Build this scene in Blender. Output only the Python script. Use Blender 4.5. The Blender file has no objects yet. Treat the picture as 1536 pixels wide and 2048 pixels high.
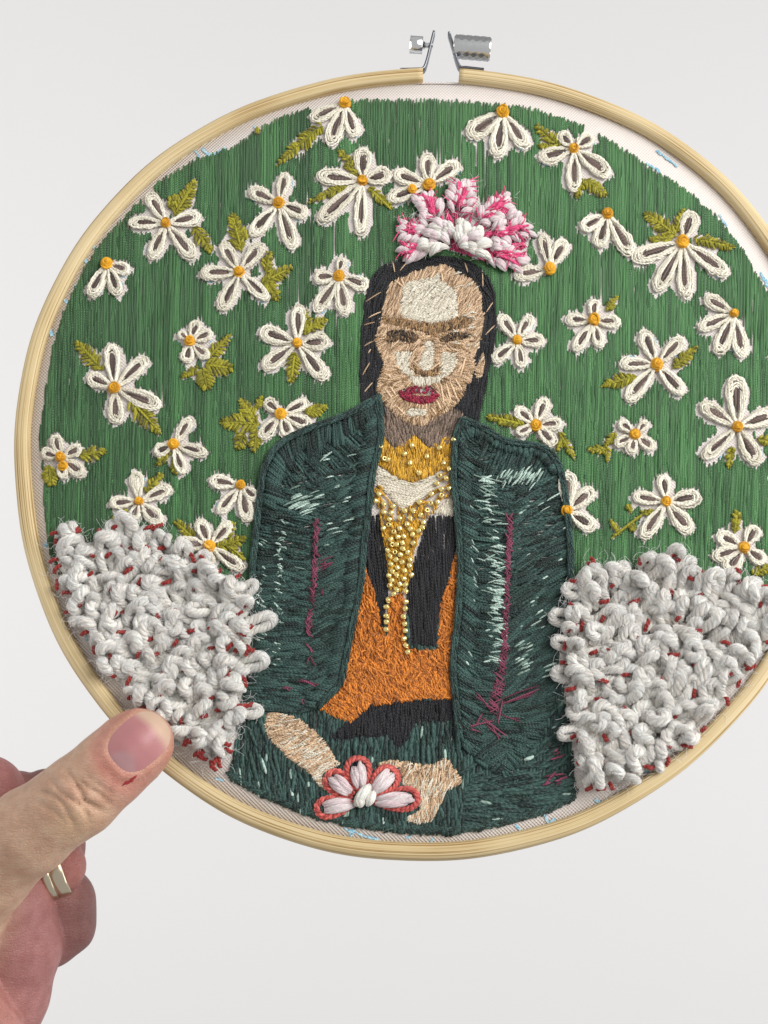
import bpy, math, random
import numpy as np
from mathutils import Matrix, Vector

rng = np.random.default_rng(11)
random.seed(11)
scene = bpy.context.scene
col = scene.collection

# ------------------------------------------------------------------ camera
FPX = 3000.0                      # focal length in photograph pixels
CAMZ = 1.2
cam_d = bpy.data.cameras.new("camera")
cam = bpy.data.objects.new("camera", cam_d); col.objects.link(cam)
cam.location = (0, 0, CAMZ); cam.rotation_euler = (math.radians(90), 0, 0)
cam_d.sensor_fit = 'VERTICAL'; cam_d.sensor_height = 24.0; cam_d.sensor_width = 18.0
cam_d.lens = 24.0 * FPX / 2048.0
cam_d.clip_start = 0.01; cam_d.clip_end = 60
scene.camera = cam
scene.render.resolution_x = 768; scene.render.resolution_y = 1024

# ------------------------------------------------------------------ light
world = bpy.data.worlds.new("World"); scene.world = world; world.use_nodes = True
world.node_tree.nodes['Background'].inputs[0].default_value = (1.0, 0.985, 0.97, 1)
world.node_tree.nodes['Background'].inputs[1].default_value = 0.50

def area(name, loc, target, size, power, color=(1, 1, 1), spread=180):
    d = bpy.data.lights.new(name, 'AREA'); d.shape = 'SQUARE'; d.size = size
    d.energy = power; d.color = color; d.spread = math.radians(spread)
    o = bpy.data.objects.new(name, d); col.objects.link(o); o.location = loc
    v = Vector(target) - Vector(loc)
    o.rotation_euler = v.to_track_quat('-Z', 'Y').to_euler()
    return o
# the window light from the upper right that falls off across the hoop
area('window_light', (0.72, -0.28, 1.68), (0.0, 0.41, 1.20), 0.80, 15.0, (1.0, 0.985, 0.955))
# two added soft lamps, out of view, put in to light only the pale backdrop
area('backdrop_lamp', (-2.6, 0.9, 1.2), (0.3, 3.0, 1.2), 2.4, 40, (1, 0.985, 0.975))
area('backdrop_lamp', (2.6, 0.9, 1.2), (-0.3, 3.0, 1.2), 2.4, 40, (1, 0.985, 0.975))

scene.view_settings.view_transform = 'Standard'
scene.view_settings.look = 'None'
scene.view_settings.exposure = 0.0
scene.view_settings.gamma = 1.0

# ------------------------------------------------------------------ hoop plane
TAU, PSI = math.radians(16.5), math.radians(4.5)
D0 = 0.415
rot = Matrix.Rotation(-PSI, 3, 'Y')
EU = rot @ Vector((1, 0, 0))
EV = rot @ Vector((0, math.sin(TAU), math.cos(TAU)))
EN = rot @ Vector((0, -math.cos(TAU), math.sin(TAU)))
HC = Vector(((854 - 768) / FPX * D0, D0, CAMZ + (1024 - 925) / FPX * D0))
HM = Matrix(((EU.x, EV.x, EN.x, HC.x), (EU.y, EV.y, EN.y, HC.y), (EU.z, EV.z, EN.z, HC.z), (0, 0, 0, 1)))
_eu, _ev, _en = np.array(EU), np.array(EV), np.array(EN)
_hc = np.array(HC) - np.array((0, 0, CAMZ))
PX = D0 / FPX                     # metres on the cloth per photograph pixel

def uv(p, w=0.0):
    """point of the hoop plane (metres) for a position measured on the photograph"""
    p = np.asarray(p, float); sh = p.shape[:-1]; q = p.reshape(-1, 2)
    ray = np.stack([(q[:, 0] - 768) / FPX, np.ones(len(q)), (1024 - q[:, 1]) / FPX], 1)
    o = _hc + w * _en
    t = (o @ _en) / (ray @ _en)
    h = ray * t[:, None] - _hc
    return np.stack([h @ _eu, h @ _ev], 1).reshape(sh + (2,))

# ------------------------------------------------------------------ materials
def lin(*c):
    return tuple((x / 255 / 12.92 if x / 255 <= .04045 else ((x / 255 + .055) / 1.055) ** 2.4) for x in c)

def newmat(name):
    m = bpy.data.materials.new(name); m.use_nodes = True
    nt = m.node_tree; b = nt.nodes['Principled BSDF']
    return m, nt, b

def N(nt, t, **kw):
    n = nt.nodes.new(t)
    for k, v in kw.items(): setattr(n, k, v)
    return n

def math_n(nt, op, a, b=None):
    n = N(nt, 'ShaderNodeMath', operation=op)
    for i, x in enumerate((a, b)):
        if x is None: continue
        if isinstance(x, (int, float)): n.inputs[i].default_value = x
        else: nt.links.new(x, n.inputs[i])
    return n.outputs[0]

def thread_mat(name, rgb, rgb2=None, rough=0.5, bump=0.6, sheen=0.15, freq=1.0, spec=0.35, fuzz=0.0, lo=0.72, hi=1.2, speck=.16):
    """twisted thread: colour varies stitch by stitch (tint attribute), fine twist as relief"""
    m, nt, b = newmat(name)
    a = N(nt, 'ShaderNodeAttribute', attribute_name='tint')
    c1 = lin(*rgb); c2 = lin(*(rgb2 or rgb))
    ramp = N(nt, 'ShaderNodeValToRGB')
    ramp.color_ramp.elements[0].color = (*[x * lo for x in c1], 1)
    ramp.color_ramp.elements[1].color = (*[min(.95, x * hi) for x in c2], 1)
    nt.links.new(a.outputs['Fac'], ramp.inputs[0])
    uvn = N(nt, 'ShaderNodeUVMap', uv_map='UVMap')
    sep = N(nt, 'ShaderNodeSeparateXYZ'); nt.links.new(uvn.outputs[0], sep.inputs[0])
    s = math_n(nt, 'ADD', math_n(nt, 'MULTIPLY', sep.outputs[0], 6.2832 * freq), math_n(nt, 'MULTIPLY', sep.outputs[1], 6.2832 * 2))
    w = math_n(nt, 'SINE', s)
    noi = N(nt, 'ShaderNodeTexNoise'); noi.inputs['Scale'].default_value = 9000; noi.inputs['Detail'].default_value = 2
    tc = N(nt, 'ShaderNodeTexCoord'); nt.links.new(tc.outputs['Object'], noi.inputs['Vector'])
    h = math_n(nt, 'ADD', math_n(nt, 'MULTIPLY', w, .5), math_n(nt, 'MULTIPLY', noi.outputs[0], .8))
    bp = N(nt, 'ShaderNodeBump'); bp.inputs['Strength'].default_value = bump; bp.inputs['Distance'].default_value = 0.00024
    nt.links.new(h, bp.inputs['Height']); nt.links.new(bp.outputs[0], b.inputs['Normal'])
    mx = N(nt, 'ShaderNodeMix', data_type='RGBA', blend_type='MULTIPLY'); mx.inputs[0].default_value = 1
    rr = N(nt, 'ShaderNodeMapRange'); rr.inputs[1].default_value = .3; rr.inputs[2].default_value = .7
    rr.inputs[3].default_value = 1 - speck; rr.inputs[4].default_value = 1 + speck * .7
    nt.links.new(noi.outputs[0], rr.inputs[0])
    nt.links.new(ramp.outputs[0], mx.inputs[6]); nt.links.new(rr.outputs[0], mx.inputs[7])
    nt.links.new(mx.outputs[2], b.inputs['Base Color'])
    b.inputs['Roughness'].default_value = rough
    b.inputs['Specular IOR Level'].default_value = spec
    b.inputs['Sheen Weight'].default_value = sheen
    b.inputs['Sheen Roughness'].default_value = 0.4
    if fuzz:
        b.inputs['Subsurface Weight'].default_value = fuzz
        b.inputs['Subsurface Radius'].default_value = (.0012, .001, .0009)
        b.inputs['Subsurface Scale'].default_value = 0.6
    return m

M = {}
M['green'] = thread_mat('green_thread', (38, 84, 42), (70, 124, 68), rough=.36, spec=.5, lo=.72, hi=1.08, bump=.45, freq=1.3)
M['cream'] = thread_mat('cream_thread', (226, 219, 198), (243, 238, 222), rough=.4, spec=.5, lo=.78, hi=1.03, bump=.5, speck=.05, freq=.9)
M['brown'] = thread_mat('taupe_thread', (70, 58, 54), (112, 94, 88), rough=.5, lo=.7)
M['yellow'] = thread_mat('yellow_thread', (206, 142, 14), (228, 168, 24), rough=.45, bump=.4, lo=.8, hi=1.05)
M['olive'] = thread_mat('olive_thread', (112, 110, 16), (166, 160, 42), rough=.42, lo=.7, hi=1.05)
M['jacket'] = thread_mat('dark_green_thread', (24, 46, 44), (58, 88, 82), rough=.38, lo=.5, hi=1.05)
M['mint'] = thread_mat('mint_thread', (124, 154, 142), (186, 208, 198), rough=.5)
M['magenta'] = thread_mat('magenta_thread', (100, 40, 62), (138, 66, 92), rough=.45)
M['black'] = thread_mat('black_thread', (16, 16, 20), (32, 32, 38), rough=.42, lo=.7)
M['orange'] = thread_mat('orange_thread', (176, 94, 20), (214, 128, 38), rough=.38, spec=.5, lo=.7)
M['skin_thread'] = thread_mat('tan_thread', (196, 160, 126), (228, 198, 164), rough=.42, lo=.7, hi=1.08)
M['ivory'] = thread_mat('ivory_thread', (218, 208, 186), (240, 233, 216), rough=.42, lo=.82, hi=1.0)
M['sienna'] = thread_mat('brown_thread', (122, 94, 64), (172, 138, 98), rough=.42, lo=.75)
M['umber'] = thread_mat('dark_brown_thread', (52, 42, 34), (92, 74, 58), rough=.42)
M['neck'] = thread_mat('grey_brown_thread', (104, 88, 76), (138, 118, 104), rough=.4)
M['lips'] = thread_mat('crimson_thread', (116, 8, 38), (160, 22, 62), rough=.35, spec=.5)
M['gold_thread'] = thread_mat('gold_thread', (176, 126, 24), (220, 170, 48), rough=.36, spec=.5)
def fibrous(m):
    nt = m.node_tree; b = nt.nodes['Principled BSDF']; u = N(nt, 'ShaderNodeUVMap', uv_map='UVMap'); mp = N(nt, 'ShaderNodeMapping')
    mp.inputs['Scale'].default_value = (.8, 22, 1); mp.inputs['Rotation'].default_value = (0, 0, .05); nt.links.new(u.outputs[0], mp.inputs[0])
    n = N(nt, 'ShaderNodeTexNoise'); n.inputs['Scale'].default_value = 1; n.inputs['Detail'].default_value = 3; nt.links.new(mp.outputs[0], n.inputs['Vector'])
    bp = N(nt, 'ShaderNodeBump'); bp.inputs['Strength'].default_value = .9; bp.inputs['Distance'].default_value = .0005
    nt.links.new(n.outputs[0], bp.inputs['Height']); nt.links.new(bp.outputs[0], b.inputs['Normal'])
    src = b.inputs['Base Color'].links[0].from_socket; mx = N(nt, 'ShaderNodeMix', data_type='RGBA', blend_type='MULTIPLY'); mx.inputs[0].default_value = 1
    rr = N(nt, 'ShaderNodeMapRange'); rr.inputs[1].default_value = .35; rr.inputs[2].default_value = .65; rr.inputs[3].default_value = .84; rr.inputs[4].default_value = 1.03
    nt.links.new(n.outputs[0], rr.inputs[0]); nt.links.new(src, mx.inputs[6]); nt.links.new(rr.outputs[0], mx.inputs[7]); nt.links.new(mx.outputs[2], b.inputs['Base Color'])
M['yarn'] = thread_mat('white_yarn', (252, 244, 234), (255, 250, 242), rough=.8, bump=.9, sheen=.5, freq=.8, spec=.2, lo=.93, hi=1.0, fuzz=.22)
M['fluff'] = thread_mat('yarn_fluff', (250, 247, 245), rough=.9, bump=0, sheen=.3, spec=.1)
M['darkfluff'] = thread_mat('thread_fluff', (60, 84, 80), rough=.9, bump=0, sheen=.3, spec=.1)
M['pinkyarn'] = thread_mat('pale_pink_yarn', (240, 214, 220), (250, 240, 240), rough=.8, bump=.9, sheen=.3, freq=.8, spec=.2, lo=.92, hi=1.0)
fibrous(M['yarn']); fibrous(M['pinkyarn'])
M['pink'] = thread_mat('hot_pink_thread', (200, 44, 100), (228, 84, 134), rough=.5)
M['red'] = thread_mat('brick_red_thread', (132, 32, 30), (168, 56, 50), rough=.5)
M['coral'] = thread_mat('coral_thread', (186, 72, 68), (216, 108, 100), rough=.45)

m, nt, b = newmat('blue_marker_ink'); b.inputs['Roughness'].default_value = .9; M['ink'] = m
tc = N(nt, 'ShaderNodeTexCoord'); ns = N(nt, 'ShaderNodeTexNoise'); ns.inputs['Scale'].default_value = 2200; nt.links.new(tc.outputs['Object'], ns.inputs['Vector'])
rp = N(nt, 'ShaderNodeValToRGB'); rp.color_ramp.elements[0].position = .4; rp.color_ramp.elements[0].color = (*lin(92, 168, 200), 1); rp.color_ramp.elements[1].position = .62; rp.color_ramp.elements[1].color = (*lin(196, 212, 216), 1)
nt.links.new(ns.outputs[0], rp.inputs[0]); nt.links.new(rp.outputs[0], b.inputs['Base Color'])

# white cotton with a visible plain weave
m, nt, b = newmat('cotton_weave'); M['cotton'] = m
tc = N(nt, 'ShaderNodeTexCoord'); mp = N(nt, 'ShaderNodeMapping'); mp.inputs['Rotation'].default_value = (0, 0, .06)
nt.links.new(tc.outputs['Object'], mp.inputs[0])
sp = N(nt, 'ShaderNodeSeparateXYZ'); nt.links.new(mp.outputs[0], sp.inputs[0])
k = 2 * math.pi / (7.0 * PX)
wx = math_n(nt, 'SINE', math_n(nt, 'MULTIPLY', sp.outputs[0], k)); wy = math_n(nt, 'SINE', math_n(nt, 'MULTIPLY', sp.outputs[1], k))
wv = math_n(nt, 'MULTIPLY', wx, wy)
ns = N(nt, 'ShaderNodeTexNoise'); ns.inputs['Scale'].default_value = 220; ns.inputs['Detail'].default_value = 3
nt.links.new(tc.outputs['Object'], ns.inputs['Vector'])
rp = N(nt, 'ShaderNodeValToRGB'); rp.color_ramp.elements[0].color = (*lin(210, 201, 197), 1); rp.color_ramp.elements[1].color = (*lin(232, 225, 221), 1)
nt.links.new(math_n(nt, 'ADD', math_n(nt, 'MULTIPLY', wv, .35), math_n(nt, 'ADD', math_n(nt, 'MULTIPLY', ns.outputs[0], .5), .3)), rp.inputs[0])
nt.links.new(rp.outputs[0], b.inputs['Base Color'])
bp = N(nt, 'ShaderNodeBump'); bp.inputs['Strength'].default_value = .5; bp.inputs['Distance'].default_value = .0002
nt.links.new(wv, bp.inputs['Height']); nt.links.new(bp.outputs[0], b.inputs['Normal'])
b.inputs['Roughness'].default_value = .9; b.inputs['Specular IOR Level'].default_value = .15

# pale bamboo of the hoop: long streaks along the ring
m, nt, b = newmat('hoop_wood'); M['wood'] = m
uvn = N(nt, 'ShaderNodeUVMap', uv_map='UVMap'); mp = N(nt, 'ShaderNodeMapping'); mp.inputs['Scale'].default_value = (9, 2600, 1)
nt.links.new(uvn.outputs[0], mp.inputs[0])
n1 = N(nt, 'ShaderNodeTexNoise'); n1.inputs['Scale'].default_value = 1; n1.inputs['Detail'].default_value = 4; nt.links.new(mp.outputs[0], n1.inputs['Vector'])
mp2 = N(nt, 'ShaderNodeMapping'); mp2.inputs['Scale'].default_value = (30, 60, 1); nt.links.new(uvn.outputs[0], mp2.inputs[0])
n2 = N(nt, 'ShaderNodeTexNoise'); n2.inputs['Scale'].default_value = 1; n2.inputs['Detail'].default_value = 3; nt.links.new(mp2.outputs[0], n2.inputs['Vector'])
rp = N(nt, 'ShaderNodeValToRGB')
rp.color_ramp.elements[0].position = .32; rp.color_ramp.elements[0].color = (*lin(142, 110, 66), 1)
rp.color_ramp.elements[1].position = .66; rp.color_ramp.elements[1].color = (*lin(210, 192, 154), 1)
e = rp.color_ramp.elements.new(.46); e.color = (*lin(194, 171, 126), 1)
nt.links.new(math_n(nt, 'SUBTRACT', math_n(nt, 'ADD', math_n(nt, 'MULTIPLY', n1.outputs[0], 1.25), math_n(nt, 'MULTIPLY', n2.outputs[0], .45)), .32), rp.inputs[0])
nt.links.new(rp.outputs[0], b.inputs['Base Color'])
bp = N(nt, 'ShaderNodeBump'); bp.inputs['Strength'].default_value = .35; bp.inputs['Distance'].default_value = .0003
nt.links.new(n1.outputs[0], bp.inputs['Height']); nt.links.new(bp.outputs[0], b.inputs['Normal'])
b.inputs['Roughness'].default_value = .58; b.inputs['Specular IOR Level'].default_value = .25

def metal(name, rgb, rough, metallic=1.0):
    m, nt, b = newmat(name); b.inputs['Base Color'].default_value = (*lin(*rgb), 1)
    b.inputs['Metallic'].default_value = metallic
    ns = N(nt, 'ShaderNodeTexNoise'); ns.inputs['Scale'].default_value = 900
    tc = N(nt, 'ShaderNodeTexCoord'); nt.links.new(tc.outputs['Object'], ns.inputs['Vector'])
    rr = N(nt, 'ShaderNodeMapRange'); rr.inputs[3].default_value = rough * .7; rr.inputs[4].default_value = rough * 1.4
    nt.links.new(ns.outputs[0], rr.inputs[0]); nt.links.new(rr.outputs[0], b.inputs['Roughness'])
    return m
M['steel'] = metal('plated_steel', (232, 234, 236), .18)
M['darksteel'] = metal('dull_steel', (120, 123, 128), .35)
M['knurl'] = metal('knurled_steel', (226, 228, 230), .22)
M['ringgold'] = metal('ring_gold', (208, 196, 172), .22)
M['bead'] = metal('gold_glass_bead', (238, 218, 146), .16, .7)

m, nt, b = newmat('backdrop_paper'); M['paper'] = m
ns = N(nt, 'ShaderNodeTexNoise'); ns.inputs['Scale'].default_value = 40; ns.inputs['Detail'].default_value = 4
rp = N(nt, 'ShaderNodeValToRGB'); rp.color_ramp.elements[0].color = (.845, .845, .845, 1); rp.color_ramp.elements[1].color = (.855, .855, .855, 1)
nt.links.new(ns.outputs[0], rp.inputs[0]); nt.links.new(rp.outputs[0], b.inputs['Base Color']); b.inputs['Roughness'].default_value = 1; b.inputs['Specular IOR Level'].default_value = 0

# ------------------------------------------------------------------ mesh helpers
def mesh_np(name, V, F, uvs=None, tint=None, mats=(), matidx=None, smooth=True):
    me = bpy.data.meshes.new(name)
    V = np.ascontiguousarray(V, np.float32); F = np.ascontiguousarray(F, np.int32)
    me.vertices.add(len(V)); me.vertices.foreach_set('co', V.ravel())
    k = F.shape[1]
    me.loops.add(F.size); me.loops.foreach_set('vertex_index', F.ravel())
    me.polygons.add(len(F)); me.polygons.foreach_set('loop_start', np.arange(0, F.size, k, dtype=np.int32))
    me.polygons.foreach_set('loop_total', np.full(len(F), k, np.int32))
    if smooth: me.polygons.foreach_set('use_smooth', np.ones(len(F), bool))
    if matidx is not None: me.polygons.foreach_set('material_index', np.asarray(matidx, np.int32))
    me.update(calc_edges=True)
    if uvs is not None:
        l = me.uv_layers.new(name='UVMap'); l.data.foreach_set('uv', np.ascontiguousarray(uvs[F.ravel()], np.float32).ravel())
    if tint is not None:
        at = me.attributes.new('tint', 'FLOAT', 'POINT'); at.data.foreach_set('value', np.ascontiguousarray(tint, np.float32))
    for mm in mats: me.materials.append(mm)
    return me

def link(name, me, parent=None, loc=None):
    o = bpy.data.objects.new(name, me); col.objects.link(o)
    if parent is not None: o.parent = parent
    if loc is not None: o.location = loc
    return o

def tag(o, label=None, cat=None, group=None, kind=None):
    for k, v in (('label', label), ('category', cat), ('group', group), ('kind', kind)):
        if v: o[k] = v
    return o

def norm(a): return a / np.maximum(np.linalg.norm(a, axis=-1, keepdims=True), 1e-12)

def tubes(C, R, sides=5, half=False, ref=None, tint=None, flat=1.0, closed=False):
    """C [n,k,3] centre lines, R [n,k] radii -> V, F, uv, tint"""
    n, k = C.shape[:2]
    T = np.gradient(C, axis=1) if not closed else np.roll(C, -1, 1) - np.roll(C, 1, 1)
    T = norm(T)
    if ref is None: ref = np.broadcast_to(np.array((0, 0, 1.0)), (n, 3))
    S = norm(np.cross(T, ref[:, None, :])); U = np.cross(S, T)
    ph = np.linspace(0, math.pi, sides) if half else np.linspace(0, 2 * math.pi, sides, endpoint=False)
    V = C[:, :, None] + R[:, :, None, None] * (np.cos(ph)[None, None, :, None] * S[:, :, None] + flat * np.sin(ph)[None, None, :, None] * U[:, :, None])
    seg = np.linalg.norm(np.diff(C, axis=1), axis=2)
    s = np.concatenate([np.zeros((n, 1)), np.cumsum(seg, 1)], 1) / (R.max(axis=1, keepdims=True) * 3.2 + 1e-9)
    s = s + rng.random((n, 1)) * 7
    uvs = np.stack(np.broadcast_arrays(s[:, :, None], (ph / (2 * math.pi))[None, None, :]), -1).reshape(-1, 2)
    idx = np.arange(n * k * sides).reshape(n, k, sides)
    a = idx if closed else idx[:, :-1]
    bnx = np.roll(idx, -1, 1) if closed else idx[:, 1:]
    if half: f = np.stack([a[:, :, :-1], a[:, :, 1:], bnx[:, :, 1:], bnx[:, :, :-1]], -1)
    else: f = np.stack([a, np.roll(a, -1, 2), np.roll(bnx, -1, 2), bnx], -1)
    if tint is None: tint = rng.random(n)
    return V.reshape(-1, 3), f.reshape(-1, 4), uvs, np.repeat(tint, k * sides)

def ply(C, R, nply=2, pitch=None, ref=None, turns0=None):
    """twist each centre line into nply strands"""
    n, k = C.shape[:2]
    T = norm(np.gradient(C, axis=1))
    if ref is None: ref = np.broadcast_to(np.array((0, 0, 1.0)), (n, 3))
    S = norm(np.cross(T, ref[:, None, :])); U = np.cross(S, T)
    seg = np.linalg.norm(np.diff(C, axis=1), axis=2)
    s = np.concatenate([np.zeros((n, 1)), np.cumsum(seg, 1)], 1)
    pitch = pitch or R.max() * 4.5
    ph0 = rng.random((n, 1)) * 6.28 if turns0 is None else turns0
    out, rr = [], []
    for j in range(nply):
        a = 2 * math.pi * (s / pitch + j / nply) + ph0
        out.append(C + (R * .5)[..., None] * (np.cos(a)[..., None] * S + np.sin(a)[..., None] * U)); rr.append(R * .62)
    return np.concatenate(out), np.concatenate(rr)

class Batch:
    def __init__(self): self.p = []; self.n = 0; self.mi = []
    def add(self, part, mi=0):
        V, F, u, t = part; self.p.append((V, F + self.n, u, t)); self.n += len(V); self.mi.append(np.full(len(F), mi)); return self
    def mesh(self, name, mats):
        return mesh_np(name, *[np.concatenate([q[i] for q in self.p]) for i in range(2)], uvs=np.concatenate([q[2] for q in self.p]),
                       tint=np.concatenate([q[3] for q in self.p]), mats=mats, matidx=np.concatenate(self.mi))

def stitches(p0, p1, r, z, h, tint=None, sides=5, k=5, zj=0.0, bow=0.0, flat=1.0):
    """straight stitches between photograph points p0,p1 [n,2]; r,z,h in px; ends dive into the cloth"""
    n = len(p0)
    t = np.linspace(0, 1, k)
    P = p0[:, None] * (1 - t)[None, :, None] + p1[:, None] * t[None, :, None]
    if bow:
        d = p1 - p0; nn = np.stack([-d[:, 1], d[:, 0]], 1) / (np.linalg.norm(d, axis=1, keepdims=True) + 1e-6)
        P = P + (rng.normal(0, bow, (n, 1)) * np.sin(t * math.pi)[None])[..., None] * nn[:, None]
    q = uv(P)
    zz = (np.asarray(z).reshape(-1, 1) + rng.random((n, 1)) * zj) + np.asarray(h).reshape(-1, 1) * (np.sin(t * math.pi) ** .45)[None]
    C = np.concatenate([q, (zz * PX)[..., None]], -1)
    R = np.broadcast_to(np.asarray(r, float).reshape(-1, 1), (n, 1)) * np.where((t == 0) | (t == 1), .55, 1.0)[None] * PX
    return tubes(C, R, sides, half=True, tint=tint, flat=flat)

# ------------------------------------------------------------------ raster masks in photograph pixels
XO, W_, H_ = -40, 1780, 2048
def pmask(poly):
    poly = np.asarray(poly, float); out = np.zeros((H_, W_), bool)
    x0, y0 = np.floor(poly.min(0)).astype(int) - 1; x1, y1 = np.ceil(poly.max(0)).astype(int) + 1
    x0 = max(x0, XO); y0 = max(y0, 0); x1 = min(x1, XO + W_); y1 = min(y1, H_)
    X, Y = np.meshgrid(np.arange(x0, x1) + .5, np.arange(y0, y1) + .5)
    ins = np.zeros(X.shape, bool)
    a = poly; b_ = np.roll(poly, -1, 0)
    for (xa, ya), (xb, yb) in zip(a, b_):
        if ya == yb: continue
        c = (ya > Y) != (yb > Y)
        ins ^= c & (X < (xb - xa) * (Y - ya) / (yb - ya) + xa)
    out[y0:y1, x0 - XO:x1 - XO] = ins
    return out
def dil(m, r):
    out = m.copy()
    for _ in range(r):
        o = out.copy(); o[1:] |= out[:-1]; o[:-1] |= out[1:]; o[:, 1:] |= out[:, :-1]; o[:, :-1] |= out[:, 1:]; out = o
    return out
def ero(m, r): return ~dil(~m, r)
def at(m, p):
    x = np.clip(np.floor(p[..., 0]).astype(int) - XO, 0, W_ - 1); y = np.clip(np.floor(p[..., 1]).astype(int), 0, H_ - 1)
    return m[y, x]

def scatter(mask, ang, L, w, cover, jit=3.0, lv=.35, av=4.0, minlen=.25):
    """stitches laid through a region: seeds on a jittered cover, direction ang (deg, counter-clockwise on the photo), trimmed at the edge"""
    ys, xs = np.nonzero(mask)
    n = max(3, int(cover * len(xs) / (L * w)))
    st = len(xs) / n
    order = (np.arange(n) * st + rng.random(n) * st).astype(int).clip(0, len(xs) - 1)
    if len(xs) > 400:      # mixed stratified / random seeds
        half_ = n // 2; order[:half_] = rng.integers(0, len(xs), half_)
    c = np.stack([xs[order] + XO + rng.random(n), ys[order] + rng.random(n)], 1)
    a = np.radians((ang(c[:, 0], c[:, 1]) if callable(ang) else np.full(n, ang)) + rng.normal(0, av, n))
    d = np.stack([np.cos(a), -np.sin(a)], 1)
    ll = L * (1 + rng.normal(0, lv, n)).clip(.45, 1.8) / 2
    ends = []
    for sg in (-1, 1):
        ts = np.linspace(0, 1, 13)[None] * ll[:, None]
        pts = c[:, None] + sg * ts[..., None] * d[:, None]
        ok = np.cumprod(at(mask, pts), axis=1).astype(bool)
        tmax = (ts * ok).max(1)
        tmax = np.where(tmax < ll * .999, tmax + rng.random(n) * jit, tmax)
        ends.append(c + sg * tmax[:, None] * d)
    keep = np.linalg.norm(ends[0] - ends[1], axis=1) > L * minlen
    return ends[0][keep], ends[1][keep]

def fill(name, mask, ang, L, w, cover, mat, parent, z=1.0, h=2.0, zj=2.0, jit=3, r=None, av=4, lv=.35, bow=0, tintf=None, bm=None, mi=0, und=None, flat=1.0):
    if und is not None:
        own = bm if bm is not None else Batch(); under(own, mask, und, w * 1.05, L * 1.3, w * .62, z=z * .4, h=1.6, jit=jit, mi=mi)
    p0, p1 = scatter(mask, ang, L, w, cover, jit, lv, av)
    tint = None if tintf is None else np.clip(tintf((p0 + p1) / 2) + rng.normal(0, .16, len(p0)), 0, 1)
    part = stitches(p0, p1, (r or w * .55) * (1 + rng.normal(0, .1, len(p0))).clip(.7, 1.3), z, h, zj=zj, bow=bow, tint=tint, flat=flat)
    if bm is not None: bm.add(part, mi); return None
    own = own if und is not None else Batch()
    return link(name, own.add(part).mesh(name, [mat]), parent)

def rows(mask, ang, w, L, jit=3.0, step=1.5, wob=0.0, skip=None):
    """even rows of stitches at one angle, broken at random lengths"""
    ys, xs = np.nonzero(mask); P = np.stack([xs + XO, ys], 1).astype(float); a = math.radians(ang); d = np.array((math.cos(a), -math.sin(a))); e_ = np.array((-d[1], d[0]))
    u, v = P @ d, P @ e_; us = np.arange(u.min() - 2, u.max() + 2, step); A, B = [], []
    for vv_ in np.arange(v.min(), v.max(), w):
        vv_ += rng.normal(0, w * .12); line = us[:, None] * d + vv_ * e_; ok = np.r_[False, at(mask, line), False].astype(int); df = np.diff(ok)
        for s0, s1 in zip(np.nonzero(df == 1)[0], np.nonzero(df == -1)[0] - 1):
            x0, x1 = us[s0] - rng.random() * jit, us[s1] + rng.random() * jit
            while x1 - x0 > 3:
                l_ = L * rng.uniform(.4, 1.6); x2 = x1 if x1 - x0 < l_ * 1.3 else x0 + l_
                w0, w1 = rng.normal(0, wob, 2)
                if skip is not None and rng.random() < skip((x0 + x2) / 2 * d + vv_ * e_): x0 = x2 - 2; continue
                A.append(x0 * d + (vv_ + w0) * e_); B.append(x2 * d + (vv_ + w1) * e_); x0 = x2 - 2
    return np.array(A), np.array(B)
def under(bm, mask, ang, w, L, r, z=.2, h=1.2, jit=3, tintf=None, wob=.4, mi=0, zj=.8, skip=None, flat=1.0):
    a, b_ = rows(mask, ang, w, L, jit, wob=wob, skip=skip); tint = None if tintf is None else np.clip(tintf((a + b_) / 2) + rng.normal(0, .14, len(a)), 0, 1)
    bm.add(stitches(a, b_, np.full(len(a), r), z, h, zj=zj, tint=tint, flat=flat), mi)

def poly_path(pts, step):
    pts = np.asarray(pts, float); seg = np.linalg.norm(np.diff(pts, axis=0), axis=1); s = np.r_[0, np.cumsum(seg)]
    q = np.linspace(0, s[-1], max(2, int(s[-1] / step)))
    return np.stack([np.interp(q, s, pts[:, 0]), np.interp(q, s, pts[:, 1])], 1)

def smooth_path(pts, step, closed=False):
    """Catmull-Rom through the points, resampled"""
    P = np.asarray(pts, float)
    Q = np.concatenate([P[-1:], P, P[:2]]) if closed else np.concatenate([2 * P[:1] - P[1:2], P, 2 * P[-1:] - P[-2:-1]])
    out = []
    t = np.linspace(0, 1, 12, endpoint=False)[:, None]
    for i in range(1, len(Q) - 2):
        a, b_, c, d = Q[i - 1:i + 3]
        out.append(.5 * (2 * b_ + (c - a) * t + (2 * a - 5 * b_ + 4 * c - d) * t ** 2 + (3 * b_ - a - 3 * c + d) * t ** 3))
    out.append(Q[-2][None])
    return poly_path(np.concatenate(out), step)

# ------------------------------------------------------------------ backdrop
bd = []
for i in range(2):
    for j in range(2): bd.append((-4.5 + 9 * i, 3.0, -3 + 8.4 * j))
o = link('backdrop', mesh_np('backdrop', np.array(bd), np.array([[0, 1, 3, 2]]), mats=[M['paper']], smooth=False)); tag(o, kind='structure')

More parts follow.
